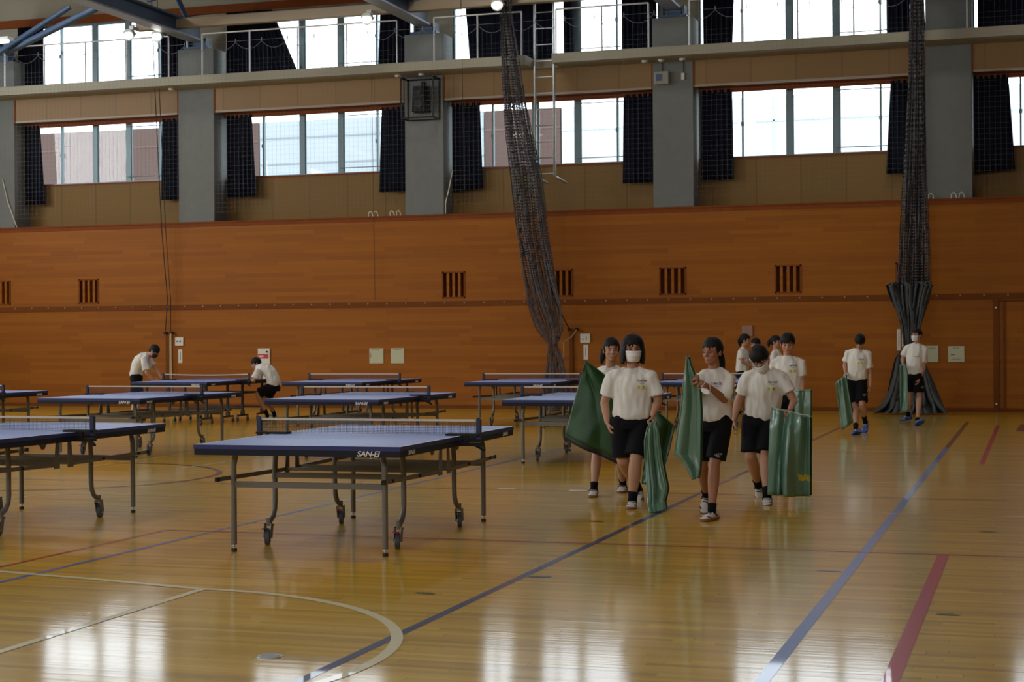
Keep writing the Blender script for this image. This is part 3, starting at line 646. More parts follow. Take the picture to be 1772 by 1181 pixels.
bundle('gathered_netting', [(-2.248, -1.952, 9.881, 32.090, 0.120), (-2.219, -1.972, 7.849, 32.090, 0.120), (-2.258, -1.952, 6.430, 32.090, 0.120), (-2.366, -1.923, 4.556, 32.090, 0.136), (-2.455, -1.903, 3.472, 32.090, 0.152), (-2.514, -1.893, 2.436, 32.090, 0.160)], '', M_netu, folds=10, parent=root, seed=2)
bundle('inner_netting', [(-2.209, -2.002, 9.881, 32.140, 0.064), (-2.238, -1.992, 6.430, 32.140, 0.072), (-2.327, -1.972, 4.556, 32.140, 0.080), (-2.386, -1.992, 2.436, 32.140, 0.080)], '', M_netu, folds=7, parent=root, seed=4)
q = bundle('hem_cloth', [(-2.583, -1.913, 2.505, 32.090, 0.152), (-2.672, -1.834, 2.446, 32.090, 0.168), (-2.583, -1.942, 2.140, 32.090, 0.120), (-2.485, -2.031, 1.845, 32.090, 0.072), (-2.406, -2.110, 1.500, 32.090, 0.048), (-2.386, -2.140, 1.302, 32.090, 0.040), (-2.524, -2.011, 1.056, 32.040, 0.064), (-2.583, -1.913, 0.760, 32.040, 0.104), (-2.682, -1.795, 0.415, 31.990, 0.160), (-2.820, -1.676, 0.159, 31.940, 0.200), (-2.978, -1.578, 0.030, 31.890, 0.224)], '', M_netd, folds=9, parent=root, seed=3)
# pale safety net stretched in front of the windows along the gallery edge
m = MB(); YN = W-.775; ZT, ZB = 7.98, 4.3; x = -24.0
cell = .10
zs = [ZB+cell*k for k in range(int((ZT-.28-ZB)/cell))]
def sag(x): u = ((x+24)/.62) % 1; return .16*4*u*(1-u)
while x < 1.0:
    m.add([(x-.0010, YN, ZB), (x+.0010, YN, ZB), (x, YN+.004, ZB), (x-.0010, YN, ZT-sag(x)), (x+.0010, YN, ZT-sag(x)), (x, YN+.004, ZT-sag(x))], [(0, 1, 4, 3), (1, 2, 5, 4), (2, 0, 3, 5)]); x += cell
for z in zs:
    m.add([(-24, YN, z-.0010), (1, YN, z-.0010), (1, YN, z+.0010), (-24, YN, z+.0010), (-24, YN+.004, z), (1, YN+.004, z)], [(0, 1, 2, 3), (3, 2, 5, 4), (4, 5, 1, 0)])
o = m.build('safety_net', M_cordw); tag(o, 'fine pale safety net stretched in front of the windows below the gallery rail', 'net')
q = MB(); pts = []; x = -24.0
while x < 1.01: pts.append((x, YN, ZT-sag(x)+.004)); x += .0775
q.tube(pts, .0055, 5); q.tube([(-24, YN, ZT+.03), (1, YN, ZT+.03)], .004, 5)
x = -24.0
while x < 1.01: q.bar((x, YN, ZT-.01), (x, YN, ZT+.08), .015); x += .62
q.build('head_rope', M_cordw, o)
# ------------------------------------------------------------------ table tennis tables
def text_mesh(s, size, shear=.25, off=.012, ext=.001, sx=1.0):
    c = bpy.data.curves.new('t', 'FONT'); c.body = s; c.size = size; c.shear = shear; c.offset = off*size; c.extrude = ext; c.align_x = 'CENTER'; c.align_y = 'CENTER'; c.space_character = .92
    o = bpy.data.objects.new('t', c); COL.objects.link(o); dg = bpy.context.evaluated_depsgraph_get(); dg.update()
    me = bpy.data.meshes.new_from_object(o.evaluated_get(dg)); bpy.data.objects.remove(o)
    me.transform(Matrix.Diagonal((sx, 1, 1, 1))); return me
ME_LOGO = text_mesh('SAN-EI', .052, sx=1.12); ME_LOGO.materials.clear(); ME_LOGO.materials.append(M_letter)
def place_text(me, M, name, parent):
    o = bpy.data.objects.new(name, me); COL.objects.link(o); o.parent = parent; o.matrix_local = M; return o
def make_table(black=False, slack=False):
    fr = M_frameb if black else M_frame
    root = empty('table_tennis_table'); LT, WT, ZT = 1.32, .76, .76
    for s in (-1, 1):
        y0, y1 = (.008, LT) if s > 0 else (-LT, -.008)
        q = MB(); q.box((-WT, y0, ZT-.03), (WT, y1, ZT)); z = ZT+.0006
        q.f[1:2] = [q.f[1]]; q.m = [1, 0, 1, 1, 1, 1]
        for a, b in (((-WT, y0), (-WT+.02, y1)), ((WT-.02, y0), (WT, y1)), ((-.0025, y0), (.0025, y1))):
            q.add([(a[0], a[1], z), (b[0], a[1], z), (b[0], b[1], z), (a[0], b[1], z)], [(0, 1, 2, 3)], 2)
        ye = (LT-.02, LT) if s > 0 else (-LT, -LT+.02)
        q.add([(-WT, ye[0], z), (WT, ye[0], z), (WT, ye[1], z), (-WT, ye[1], z)], [(0, 1, 2, 3)], 2)
        top = q.build('tabletop', [M_top, M_edge, M_tline], root)
        q = MB(); g = .004
        q.box((-WT+g, y0+g, ZT-.072), (WT-g, y0+.03, ZT-.03)); q.box((-WT+g, y1-.03, ZT-.072), (WT-g, y1-g, ZT-.03)); q.box((-WT+g, y0+.03, ZT-.072), (-WT+.03, y1-.03, ZT-.03)); q.box((WT-.03, y0+.03, ZT-.072), (WT-g, y1-.03, ZT-.03))
        q.build('apron', M_apron, root)
        # lettering on the apron
        ye = s*(LT-g+.001); R = Matrix.Rotation(pi if s > 0 else 0, 4, 'Z') @ Matrix.Rotation(pi/2, 4, 'X')
        place_text(ME_LOGO, Matrix.Translation((-s*.53, ye, ZT-.05)) @ R, 'lettering', root)
        for sx in (-1, 1):
            R = Matrix.Rotation(sx*pi/2, 4, 'Z') @ Matrix.Rotation(pi/2, 4, 'X')
            place_text(ME_LOGO, Matrix.Translation((sx*(WT-g+.001), s*1.09, ZT-.05)) @ R @ Matrix.Diagonal((.8, .8, 1, 1)), 'lettering', root)
        if not black:
            for sx in (-1, 1):
                x = sx*.565; q = MB(); q.tube([(x-sx*.02, s*1.10, ZT-.06), (x, s*1.10, .60), (x, s*1.10, .05)], .021, 10); leg = q.build('leg', fr, root)
                q = MB(); q.tube([(x, s*1.10, .05), (x, s*1.10, .022)], .008, 8); q.disc((x, s*1.10, .04), (0, 0, 1), .017, .006, 12); q.build('adjuster', M_chrome, leg)
                q = MB(); q.disc((x, s*1.10, .0115), (0, 0, 1), .020, .022, 14); q.build('foot_pad', M_rub, leg)
                x = sx*.50; q = MB(); q.tube([(x-sx*.01, s*.56, ZT-.06), (x, s*.56, .55), (x, s*.56, .30), (x, s*.57, .245), (x, s*.60, .195), (x, s*.64, .172), (x, s*.66, .170)], .020, 10); leg = q.build('caster_leg', fr, root)
                q = MB(); q.disc((x, s*.665, .165), (0, 0, 1), .022, .05, 12); q.bar((x-.026, s*.67, .15), (x-.026, s*.69, .05), .006, .04); q.bar((x+.026, s*.67, .15), (x+.026, s*.69, .05), .006, .04); q.box((x-.028, s*.665-.02, .132), (x+.028, s*.665+.03, .142)); q.build('caster_fork', fr, leg)
                q = MB(); q.disc((x, s*.69, .055), (1, .3, 0), .054, .032, 22); q.disc((x, s*.69, .055), (1, .3, 0), .02, .042, 12, 1); q.build('caster_wheel', [M_cast, M_chrome], leg)
                q = MB(); q.box((x-.02, s*.69-.055, .115), (x+.02, s*.69-.015, .122)); q.build('brake_pedal', M_red if sx*s < 0 else M_black, leg)
                # long side rail
                x = sx*.615; q = MB(); q.bar((x, s*1.25, .515), (x, s*.12, .50), .016, .030); rl = q.build('side_rail', fr, root)
                q = MB(); q.box((x-.012, s*1.25-.015, .5), (x+.012, s*1.25+.015, .53)); q.disc((x+sx*.01, s*.56, .506), (1, 0, 0), .012, .012, 8); q.disc((x+sx*.01, s*1.10, .513), (1, 0, 0), .012, .012, 8); q.build('rail_bolt', M_black, rl)
                # tapered hinge plate at the middle
                q = MB(); q.add([(x-.005, s*.06, ZT-.06), (x+.005, s*.06, ZT-.06), (x+.005, s*.10, ZT-.06), (x-.005, s*.10, ZT-.06), (x-.005, s*.055, .47), (x+.005, s*.055, .47), (x+.005, s*.135, .47), (x-.005, s*.135, .47)], [(0, 3, 2, 1), (4, 5, 6, 7), (0, 1, 5, 4), (1, 2, 6, 5), (2, 3, 7, 6), (3, 0, 4, 7)]); q.build('hinge_plate', fr, root, bevel=.004)
                q = MB(); x = sx*.62; q.add([(x-.004, s*.22, ZT-.06), (x+.004, s*.22, ZT-.06), (x+.004, s*.36, ZT-.06), (x-.004, s*.36, ZT-.06), (x-.004, s*.27, .635), (x+.004, s*.27, .635), (x+.004, s*.30, .635), (x-.004, s*.30, .635)], [(0, 3, 2, 1), (4, 5, 6, 7), (0, 1, 5, 4), (1, 2, 6, 5), (2, 3, 7, 6), (3, 0, 4, 7)]); q.build('gusset', fr, root)
            q = MB(); q.box((-.565, s*1.10-.012, .450), (.565, s*1.10+.012, .492)); q.build('crossbar', fr, root)
            q = MB(); q.box((-.50, s*.56-.012, .475), (.50, s*.56+.012, .512)); q.build('crossbar', fr, root)
            q = MB(); q.box((-.60, s*.12-.01, .49), (.60, s*.12+.01, .515)); q.build('crossbar', fr, root)
        else:
            for y in (s*.28, s*1.05):
                for sx in (-1, 1):
                    x = sx*.60; q = MB(); q.bar((x, y, ZT-.05), (x, y, .12), .038); q.bar((x, y, .20), (x, y, .12), .06); leg = q.build('leg', fr, root)
                    q = MB(); q.bar((x, y-.2, .11), (x, y+.2, .11), .03); q.build('foot_bar', fr, leg)
                    for d in (-.19, .19):
                        q = MB(); q.disc((x, y+d, .036), (1, 0, 0), .036, .022, 16); q.bar((x-.014, y+d, .1), (x-.014, y+d, .03), .004, .02); q.bar((x+.014, y+d, .1), (x+.014, y+d, .03), .004, .02); q.build('caster', M_cast, leg)
                q = MB(); q.box((-.60, y-.015, .50), (.60, y+.015, .53)); q.box((-.60, y-.015, .22), (.60, y+.015, .25)); q.build('crossbar', fr, root)
            for sx in (-1, 1):
                q = MB(); q.box((sx*.60-.012, s*.28, .50), (sx*.60+.012, s*1.05, .53)); q.build('side_rail', fr, root)
    # net
    hz = .885; pw = .885
    q = MB(); n = 25; sagf = .02 if slack else .0
    vs = []
    for i in range(n): u = i/(n-1); x = -pw+2*pw*u; d = sagf*4*u*(1-u); vs += [(x, 0, ZT+.008), (x, 0, hz-.005-d)]
    q.add(vs, [(2*i, 2*i+2, 2*i+3, 2*i+1) for i in range(n-1)]); net = q.build('net', M_tnet, root)
    q = MB(); vs = []
    for i in range(n): u = i/(n-1); x = -pw+2*pw*u; d = sagf*4*u*(1-u); vs += [(x, -.004, hz-.02-d), (x, .004, hz-.02-d), (x, .004, hz-.004-d), (x, -.004, hz-.004-d)]
    q.add(vs, [(4*i+a, 4*i+4+a, 4*i+4+(a+1) % 4, 4*i+(a+1) % 4) for i in range(n-1) for a in range(4)]); q.build('net_tape', M_tape, net)
    for sx in (-1, 1):
        q = MB(); q.box((sx*pw-.018, -.018, ZT-.03), (sx*pw+.018, .018, hz)); q.box((sx*pw-.012, -.012, hz), (sx*pw+.012, .012, hz+.008)); ps = q.build('net_post', M_post, root, bevel=.005)
        q = MB(); q.box((sx*.64, -.05, ZT+.001), (sx*(pw+.01), .05, ZT+.016)); q.box((sx*.70, -.04, ZT-.075), (sx*(pw+.01), .04, ZT-.05)); q.bar((sx*.80, -.03, ZT-.06), (sx*.80, -.03, ZT+.01), .03); q.bar((sx*.86, 0, ZT-.07), (sx*.95, -.07, ZT-.10), .018); q.build('net_clamp', M_black, ps)
    return root
TB = [(-4.808, 11.534, .016, 'nearest blue table tennis table, whole in view at the centre left'), (-8.011, 11.488, -.022, 'near blue table tennis table cut off by the left edge of the picture'),
      (-11.435, 19.673, -.03, 'middle-row blue table tennis table behind the cut-off near table on the left'), (-8.23, 19.679, -.02, 'middle-row blue table tennis table directly behind the nearest table'),
      (-5.256, 19.805, .02, 'middle-row blue table tennis table partly hidden by the tilted green sheet'), (-14.702, 19.93, .01, 'middle-row blue table tennis table of which only an end shows at the left edge'),
      (-11.617, 27.288, -.03, 'back-row blue table tennis table right of the crouching person'), (-8.327, 27.373, -.02, 'back-row blue table tennis table in front of the slanting net bundle'),
      (-5.15, 27.45, -.01, 'back-row blue table tennis table seen behind the people carrying green sheets')]
tproto = make_table()
for i, (x, y, a, lab) in enumerate(TB):
    o = tproto if i == 0 else copy_tree(tproto)
    o.location = (x, y, 0); o.rotation_euler.z = a; tag(o, lab, 'table', 'blue table tennis tables')
o = make_table(True, True); o.location = (-14.549, 27.251, 0); o.rotation_euler.z = -.024
tag(o, 'back-row blue table tennis table on black legs between two people fixing its net', 'table', 'blue table tennis tables')

# ------------------------------------------------------------------ people
def frame(fwd, up):
    f = fwd.normalized(); l = up.cross(f).normalized(); u = f.cross(l).normalized()   # l = the figure's left
    return f, l, u
def strokes(mb, c, ex, ey, w, h, n, mi=0, th=.2, seed=0):
    """a row of n small letter-like marks"""
    rnd = random.Random(seed)
    for k in range(n):
        x = -w/2+w*(k+.5)/n; a = w/n*.36
        segs = rnd.sample([((-a, -h/2), (-a, h/2)), ((-a, h/2), (a, h/2)), ((a, -h/2), (a, h/2)), ((-a, 0), (a, 0)), ((-a, -h/2), (a, -h/2)), ((-a, h/2), (a, -h/2))], 3)
        for (x0, y0), (x1, y1) in segs:
            p = c+ex*(x+x0)+ey*y0; q = c+ex*(x+x1)+ey*y1; d = (q-p).normalized(); nn = ex.cross(ey).cross(d)*h*th/2
            mb.add([p-nn, p+nn, q+nn, q-nn], [(0, 1, 2, 3)], mi)
def project(mb, bvh, dirv, lift=.003):
    out = []
    for v in mb.v:
        p = V(v); h = bvh.ray_cast(p-dirv*.5, dirv)
        if h[0] is not None: p = h[0]-dirv*lift
        out.append(p)
    mb.v = [tuple(p) for p in out]

def person(S):
    """S: Y (depth), s (size factor), and joints as (px, py, dy[, 'g']) in the photograph's own frame, solved to points in the hall"""
    Y = S['Y']; sc = S.get('s', 1.0); vox = S.get('vox', .008)
    def J(k):
        a = S[k]
        if len(a) == 4 and a[3] == 'g': return atz(a[0], a[1], .088*sc)
        return at(a[0], a[1], Y+a[2])
    P = {k: J(k) for k in S['joints']} if 'joints' in S else {k: J(k) for k in ('neck', 'hip', 'sa', 'sb', 'ea', 'eb', 'wa', 'wb', 'ka', 'kb', 'aa', 'ab')}
    org = V((P['hip'].x, P['hip'].y, 0)) if not S.get('org') else V(S['org'])
    root = empty('person', org); tag(root, S['label'], 'person', S.get('group')); inv = Matrix.Translation(-org)
    base = (CAM-P['hip']); base.z = 0; base.normalize(); rgt = V((-base.y, base.x, 0))   # rgt = image right when facing us
    if rgt.dot(CR) < 0: rgt = -rgt
    def dirv(yaw, pitch=0):
        d = base*cos(radians(yaw))+rgt*sin(radians(yaw)); return (d*cos(radians(pitch))-V((0, 0, 1))*sin(radians(pitch))).normalized()
    skin = M_skind if S.get('dark') else M_skin
    neck, hip = P['neck'], P['hip']; sh_l = (P['sb']-P['sa']).normalized()
    bf = dirv(S.get('byaw', 0))
    spine = neck-hip; k = S.get('w', 1.0)*sc
    # hips
    hl = S.get('hl', .085)*k; hdir = (dirv(S.get('byaw', 0)+90)) if S.get('hipyaw') is None else dirv(S['hipyaw']+90)
    if hdir.dot(sh_l) < 0: hdir = -hdir
    ha, hb = hip-hdir*hl, hip+hdir*hl
    # spine curve control
    mid = (neck+hip)/2 + (at(*S['mid'][:2], Y+S['mid'][2])-(neck+hip)/2 if 'mid' in S else V((0, 0, 0)))
    def sp(t): return hip*(1-t)**2+(2*mid-(hip+neck)/2)*2*t*(1-t)+neck*t*t
    # ---------- body
    mb = MB()
    mb.loft([sp(t) for t in (-.08, 0, .25, .5, .7, .85, .95)], [(a*k, b*k) for a, b in ((.10, .075), (.115, .082), (.10, .075), (.12, .085), (.14, .09), (.12, .075), (.05, .05))], sh_l, 24, cap=1)
    hc = at(S['head'][0], S['head'][1], Y+S['head'][2]); hf = dirv(*S['look'])
    upv = (hc-neck).normalized()*.5+V((0, 0, 1)); hF, hL, hU = frame(hf, upv.normalized())
    hs = sc*S.get('hs', 1.0)
    if S.get('roll'): R = Matrix.Rotation(radians(S['roll']), 3, hF); hL = R@hL; hU = R@hU
    def H(f, l, u): return hc+(hF*f+hL*l+hU*u)*hs
    mb.limb(neck-spine.normalized()*.03, H(-.018, 0, -.07), .050*sc, .048*sc, 14)
    # head: skull, face wedge, jaw, nose, ears
    ax = (hF, hL, hU)
    mb.ball(H(-.012, 0, .028), (.092*hs, .074*hs, .088*hs), ax, 20); mb.ball(H(.012, 0, -.035), (.068*hs, .060*hs, .078*hs), ax, 18); mb.ball(H(.045, 0, -.085), (.032*hs, .032*hs, .024*hs), ax, 12)
    mb.limb(H(.080, 0, .005), H(.096, 0, -.026), .008*hs, .0125*hs, 8); mb.ball(H(.088, 0, -.030), (.011*hs, .017*hs, .008*hs), ax, 8)
    for sd in (-1, 1):
        mb.ball(H(-.008, sd*.075, -.012), (.020*hs, .008*hs, .030*hs), ax, 10); mb.ball(H(.052, sd*.034, -.028), (.022*hs, .024*hs, .024*hs), ax, 10)
    mb.ball(H(.074, 0, -.062), (.010*hs, .022*hs, .011*hs), ax, 8)
    # arms and hands
    for sd, a, e, w_ in (('a', 'sa', 'ea', 'wa'), ('b', 'sb', 'eb', 'wb')):
        s0, e0, w0 = P[a], P[e], P[w_]
        mb.limb(s0, e0, .043*k, .034*k, 14); mb.limb(e0, w0, .036*k, .0235*k, 14, bulge=.003*k, flat=.88)
        hd = (w0-e0).normalized(); tgt = S.get('hand'+sd)
        if tgt: hd = (at(tgt[0], tgt[1], Y+tgt[2])-w0).normalized()
        curl = S.get('curl'+sd, .5)
        pn = bf-hd*bf.dot(hd)
        if pn.length < .2: pn = V((0, 0, 1))-hd*hd.z
        pn.normalize()
        # palm normal points at the thigh; thumb side points forward
        side = hd.cross(pn).normalized(); inward = (hip-w0); inward = inward-hd*inward.dot(hd)
        tn = pn                       # thumb side
        pal = hd.cross(tn).normalized()
        if pal.dot(inward) < 0: pal = -pal
        q = sc*1.0
        mb.loft([w0-hd*.01*q, w0+hd*.02*q, w0+hd*.055*q, w0+hd*.085*q], [(.020*q, .016*q), (.028*q, .015*q), (.037*q, .014*q), (.036*q, .012*q)], tn, 14, cap=.8)
        for i, (off, ln) in enumerate(((.028, .066), (.0095, .074), (-.0095, .069), (-.027, .054))):
            b0 = w0+hd*.080*q+tn*off*q; d1 = (hd*cos(curl*.7)+pal*sin(curl*.7)+tn*off*1.5).normalized(); d2 = (hd*cos(curl*1.9)+pal*sin(curl*1.9)).normalized(); d3 = (hd*cos(curl*2.8)+pal*sin(curl*2.8)).normalized()
            p1 = b0+d1*ln*.46*q; p2 = p1+d2*ln*.32*q; p3 = p2+d3*ln*.26*q
            r = .0092*q; mb.limb(b0, p1, r, r*.95, 8); mb.limb(p1, p2, r*.95, r*.88, 8); mb.limb(p2, p3, r*.88, r*.75, 8)
        t0 = w0+hd*.025*q+tn*.022*q; td = (hd*.75+tn*.5+pal*.35).normalized(); t1 = t0+td*.035*q; td2 = (hd*.9+tn*.1+pal*(.3+curl*.6)).normalized(); t2 = t1+td2*.030*q; t3 = t2+(td2+pal*curl*.4).normalized()*.022*q
        mb.limb(t0, t1, .013*q, .0105*q, 8); mb.limb(t1, t2, .0105*q, .0098*q, 8); mb.limb(t2, t3, .0098*q, .008*q, 8)
    # legs
    for h0, kk, an in ((ha, 'ka', 'aa'), (hb, 'kb', 'ab')):
        mb.limb(h0+(P[kk]-h0)*.13, P[kk], .072*k, .050*k, 16); mb.limb(P[kk], P[an], .050*k, .031*k, 16, bulge=.012*k)
    body = remeshed(mb, 'body', skin, root, vox*.72, 2, inv=inv)
    # ---------- shirt
    mb = MB(); g = S.get('bag', 1.0)
    rt = [(-.03, .136, .104), (.02, .156, .119), (.10, .160, .124), (.25, .156, .120), (.45, .160, .118), (.62, .168, .118), (.76, .168, .112), (.87, .146, .094), (.95, .104, .076), (1.0, .080, .066), (1.035, .067, .060)]
    mb.loft([sp(t)-bf*(.012*max(0, t-.9)/.13) for t, _, _ in rt], [(a*k*(1+(g-1)*(1-t)), b*k*(1+(g-1)*(1-t))) for t, a, b in rt], sh_l, 28, cap=.05)
    for s_, e_, fl in (('sa', 'ea', S.get('sla', .72)), ('sb', 'eb', S.get('slb', .72))):
        s0, e0 = P[s_], P[e_]; d = e0-s0; nk = sp(1.0)
        mb.loft([nk+(s0-nk)*.25, nk+(s0-nk)*.7, s0+V((0, 0, .004)), s0+d*fl*.4, s0+d*fl*.8, s0+d*fl], [(.040*k, .052*k), (.052*k, .060*k), (.062*k, .062*k), (.066*k, .060*k), (.072*k, .060*k), (.076*k, .060*k)], bf, 18, cap=.02)
    # collar rib
    cn = sp(.965); cdir = spine.normalized(); cx = sh_l; cy = cdir.cross(cx).normalized(); ring = []
    shirt = remeshed(mb, 'tshirt', S.get('shirtmat', M_shirt), root, vox, 3, disp=.015*S.get('wr', 1), dscale=.075, seed=S.get('seed', 1), inv=inv)
    # ---------- shorts
    mb = MB(); sl = S.get('short', .86)
    mb.loft([sp(.11), sp(.04), hip-V((0, 0, .05*sc)), hip-V((0, 0, .10*sc))], [(.138*k, .108*k), (.148*k, .115*k), (.158*k, .124*k), (.150*k, .115*k)], hdir, 24, cap=.2)
    for h0, kk in ((ha, 'ka'), (hb, 'kb')):
        d = P[kk]-h0; mb.loft([h0-d*.02, h0+d*.25, h0+d*.6, h0+d*sl], [(.090*k, .098*k), (.093*k, .098*k), (.092*k, .098*k), (.092*k*S.get('hemw', 1), .100*k)], hdir, 20, cap=.02)
    remeshed(mb, 'shorts', M_shorts, root, vox, 2, disp=.006, dscale=.12, seed=S.get('seed', 1)+5, inv=inv)
    q = MB(); 
    # ---------- socks and shoes
    for an, kk, ft in (('aa', 'ka', 'fa'), ('ab', 'kb', 'fb')):
        if ft not in S: continue
        A = P[an]; up = (P[kk]-A).normalized(); yaw, pit = S[ft][:2]; F = dirv(yaw, pit); f, l, u = frame(F, up if abs(F.dot(up)) < .9 else bf)
        hgt = S.get('sock', .05)*sc; q = MB(); q.loft([A-u*.03*sc, A, A+up*hgt], [(.040*k, .042*k), (.037*k, .037*k), (.043*k, .043*k)], l, 16, cap=.1)
        q.v = [tuple(inv@V(p)) for p in q.v]; q.build('sock', S.get('sockmat', M_sock), root)
        smat = S.get('shoe', M_shoew); q = MB(); n = 20; vs = []; prof = [(-.075, .020, .030, .070), (-.062, .033, .045, .085), (-.03, .038, .046, .088), (.01, .037, .040, .078), (.05, .040, .033, .060), (.09, .045, .028, .048), (.13, .043, .024, .040), (.158, .030, .018, .030), (.170, .012, .010, .016)]
        o_ = A-u*.085*sc
        for x, hw, _, ht in prof:
            for i in range(n):
                g_ = 2*pi*i/n; yy = hw*cos(g_); zz = max(.018, .018+(ht-.018)*(.5+.5*sin(g_))*1.0) if sin(g_) > -.3 else .018
                zz = .018+(ht-.018)*max(0, sin(g_))**.7 if sin(g_) > 0 else .018
                vs.append(o_+(f*x+l*yy+u*zz)*sc)
        R_ = len(prof); fs = [(j*n+i, j*n+(i+1) % n, (j+1)*n+(i+1) % n, (j+1)*n+i) for j in range(R_-1) for i in range(n)]+[tuple(range(n-1, -1, -1)), tuple((R_-1)*n+i for i in range(n))]
        q.add([inv@v for v in vs], fs, 0, True); sh = q.build('shoe', smat, root)
        q = MB(); m_ = 12; top = []; bot = []
        for sgn in (1, -1):
            for x, hw, _, ht in (prof if sgn > 0 else prof[::-1]):
                top.append(inv@(o_+(f*x+l*sgn*(hw+.002)+u*.020)*sc)); bot.append(inv@(o_+(f*x+l*sgn*(hw+.003)+u*.000)*sc))
        c_ = len(top); q.add(top+bot, [(i, (i+1) % c_, c_+(i+1) % c_, c_+i) for i in range(c_)]+[tuple(range(c_))[::-1], tuple(range(c_, 2*c_))]); q.build('sole', M_gum if smat is M_shoew else M_shoeb, sh)
        q = MB()
        for i_ in range(3):
            x = .045+.018*i_; q.bar(inv@(o_+(f*x+l*-.024+u*(.066-.012*i_))*sc), inv@(o_+(f*(x+.006)+l*.024+u*(.064-.012*i_))*sc), .007*sc)
        for sg in (-1, 1): q.bar(inv@(o_+(f*-.02+l*sg*.037+u*.03)*sc), inv@(o_+(f*.03+l*sg*.035+u*.055)*sc), .014*sc, .008*sc); q.bar(inv@(o_+(f*.10+l*sg*.040+u*.028)*sc), inv@(o_+(f*.135+l*sg*.028+u*.034)*sc), .014*sc, .010*sc)
        q.build('shoe_stripes', M_black if smat is M_shoew else M_shoew, sh)
    # ---------- hair
    style = S.get('hair', 'short'); q = MB(); n = 56; rows = 22; vs = []
    low_back = {'short': -.050, 'pony': -.045, 'bob': -.118, 'tied': -.05}[style]; brow = S.get('bangs', .030)
    for j in range(rows):
        t = j/(rows-1)
        for i in range(n):
            a = 2*pi*i/n; fr_ = cos(a)               # fr_>0 in front
            jit = .985+.020*sin(a*23+.5*sin(j*.4))+.016*sin(a*37+j*.1)
            if style == 'bob': zend = brow if abs(a if a < pi else a-2*pi) < radians(46) else low_back
            else:
                aa = abs(a if a < pi else a-2*pi); zend = brow if aa < radians(58) else (-.015 if aa < radians(98) else low_back)
            zend += .010*sin(a*17)+.007*sin(a*29+1)+.006*sin(a*7+S.get('seed', 1))
            ztop = .126; z = ztop+(zend-ztop)*(t**1.15)
            # radius of a swollen skull at height z
            zz = max(-1, min(1, (z-.028)/.100)); rr = math.sqrt(max(0, 1-zz*zz)) if z > .028 else (1.0 if style == 'bob' else max(.80, 1-.9*abs(zz)**2.2*.35))
            if style == 'bob' and z < .0: rr = 1.04-.6*max(0, (-z-.09))
            hug = 1-.09*t**5; rx = .102*rr*jit*hug; ry = .086*rr*jit*hug
            if style == 'bob': ry *= 1.16+.10*min(1, max(0, -(z-.03)/.1)); rx *= 1.04
            x = rx*cos(a)-.014; y = ry*sin(a)
            if fr_ > .55 and z < .06: x = min(x, .090)
            vs.append(inv@H(x, y, z))
    # closed inside by a smaller inner copy
    q.add(vs, [(j*n+i, (j+1)*n+i, (j+1)*n+(i+1) % n, j*n+(i+1) % n) for j in range(rows-1) for i in range(n)], 0, True)
    q.add(vs[:n], [tuple(range(n))], 0, True)
    hair = q.build('hair', M_hair, root); md = hair.modifiers.new('s', 'SOLIDIFY'); md.thickness = .016*hs; md.offset = -1
    if style in ('pony', 'tied'):
        q = MB(); tx = S.get('tail', (-.10, 0, .03, -.14, .0, -.13)); b0 = H(tx[0], tx[1], tx[2]); b3 = H(tx[3], tx[4], tx[5]); b1 = b0+(hF*-.035+hU*.01)*hs; b2 = b3+(hU*.07+hF*-.012)*hs
        pts = []; 
        for i in range(10): t = i/9; pts.append(inv@(b0*(1-t)**3+b1*3*t*(1-t)**2+b2*3*t*t*(1-t)+b3*t**3))
        q.tube(pts, [r*hs for r in (.016, .024, .030, .034, .035, .034, .031, .026, .018, .006)], 14); q.build('ponytail', M_hair, hair)
        q = MB(); q.disc(inv@(b0+hF*-.006), hF, .02*hs, .014*hs, 12); q.build('hair_tie', M_white if S.get('whitetie') else M_black, hair)
    # ---------- face details
    if not S.get('noface'):
        for sd in (-1, 1):
            q = MB(); q.ball(inv@H(.079, sd*.029, -.002), (.007*hs, .0125*hs, .0052*hs), ax, 10); q.build('eye', M_eye, root)
            q = MB(); q.bar(inv@H(.083, sd*.016, .018), inv@H(.076, sd*.044, .016), .005*hs); q.build('eyebrow', M_hair, root)
        if not S.get('mask'):
            q = MB(); q.ball(inv@H(.083, 0, -.0625), (.006*hs, (.024 if S.get('smile') else .018)*hs, .0045*hs), ax, 10); mo = q.build('mouth', M_lip, root)
            if S.get('smile'): q = MB(); q.ball(inv@H(.087, 0, -.0605), (.004*hs, .017*hs, .0030*hs), ax, 8); q.build('teeth', M_white, mo)
    if S.get('mask'):
        q = MB(); nn_, mm = 17, 11; vs = []
        for j in range(mm):
            t = j/(mm-1); z = -.012-.092*t
            for i in range(nn_):
                a = radians(-66+132*i/(nn_-1)); bul = sin(pi*min(1, t*1.02))*.010+.004*sin(t*6*pi)*cos(a)
                hw = .078-.020*t; x = (.080-.012*(t**2)*3*.5)*cos(a)+.030*cos(a)**2+bul-.002; y = hw*sin(a)
                vs.append(inv@H(x-.004, y, z))
        q.add(vs, [(j*nn_+i, j*nn_+i+1, (j+1)*nn_+i+1, (j+1)*nn_+i) for j in range(mm-1) for i in range(nn_-1)], 0, True)
        mk = q.build('face_mask', M_maskb if S['mask'] == 'black' else M_mask, root, solid=.003)
        q = MB()
        for sd in (-1, 1):
            for z in (-.02, -.085): q.tube([inv@H(.03, sd*.070, z), inv@H(.0, sd*.078, (z-.01)/2), inv@H(-.012, sd*.083, -.01)], .0016, 5)
        q.build('ear_loop', M_mask, mk)
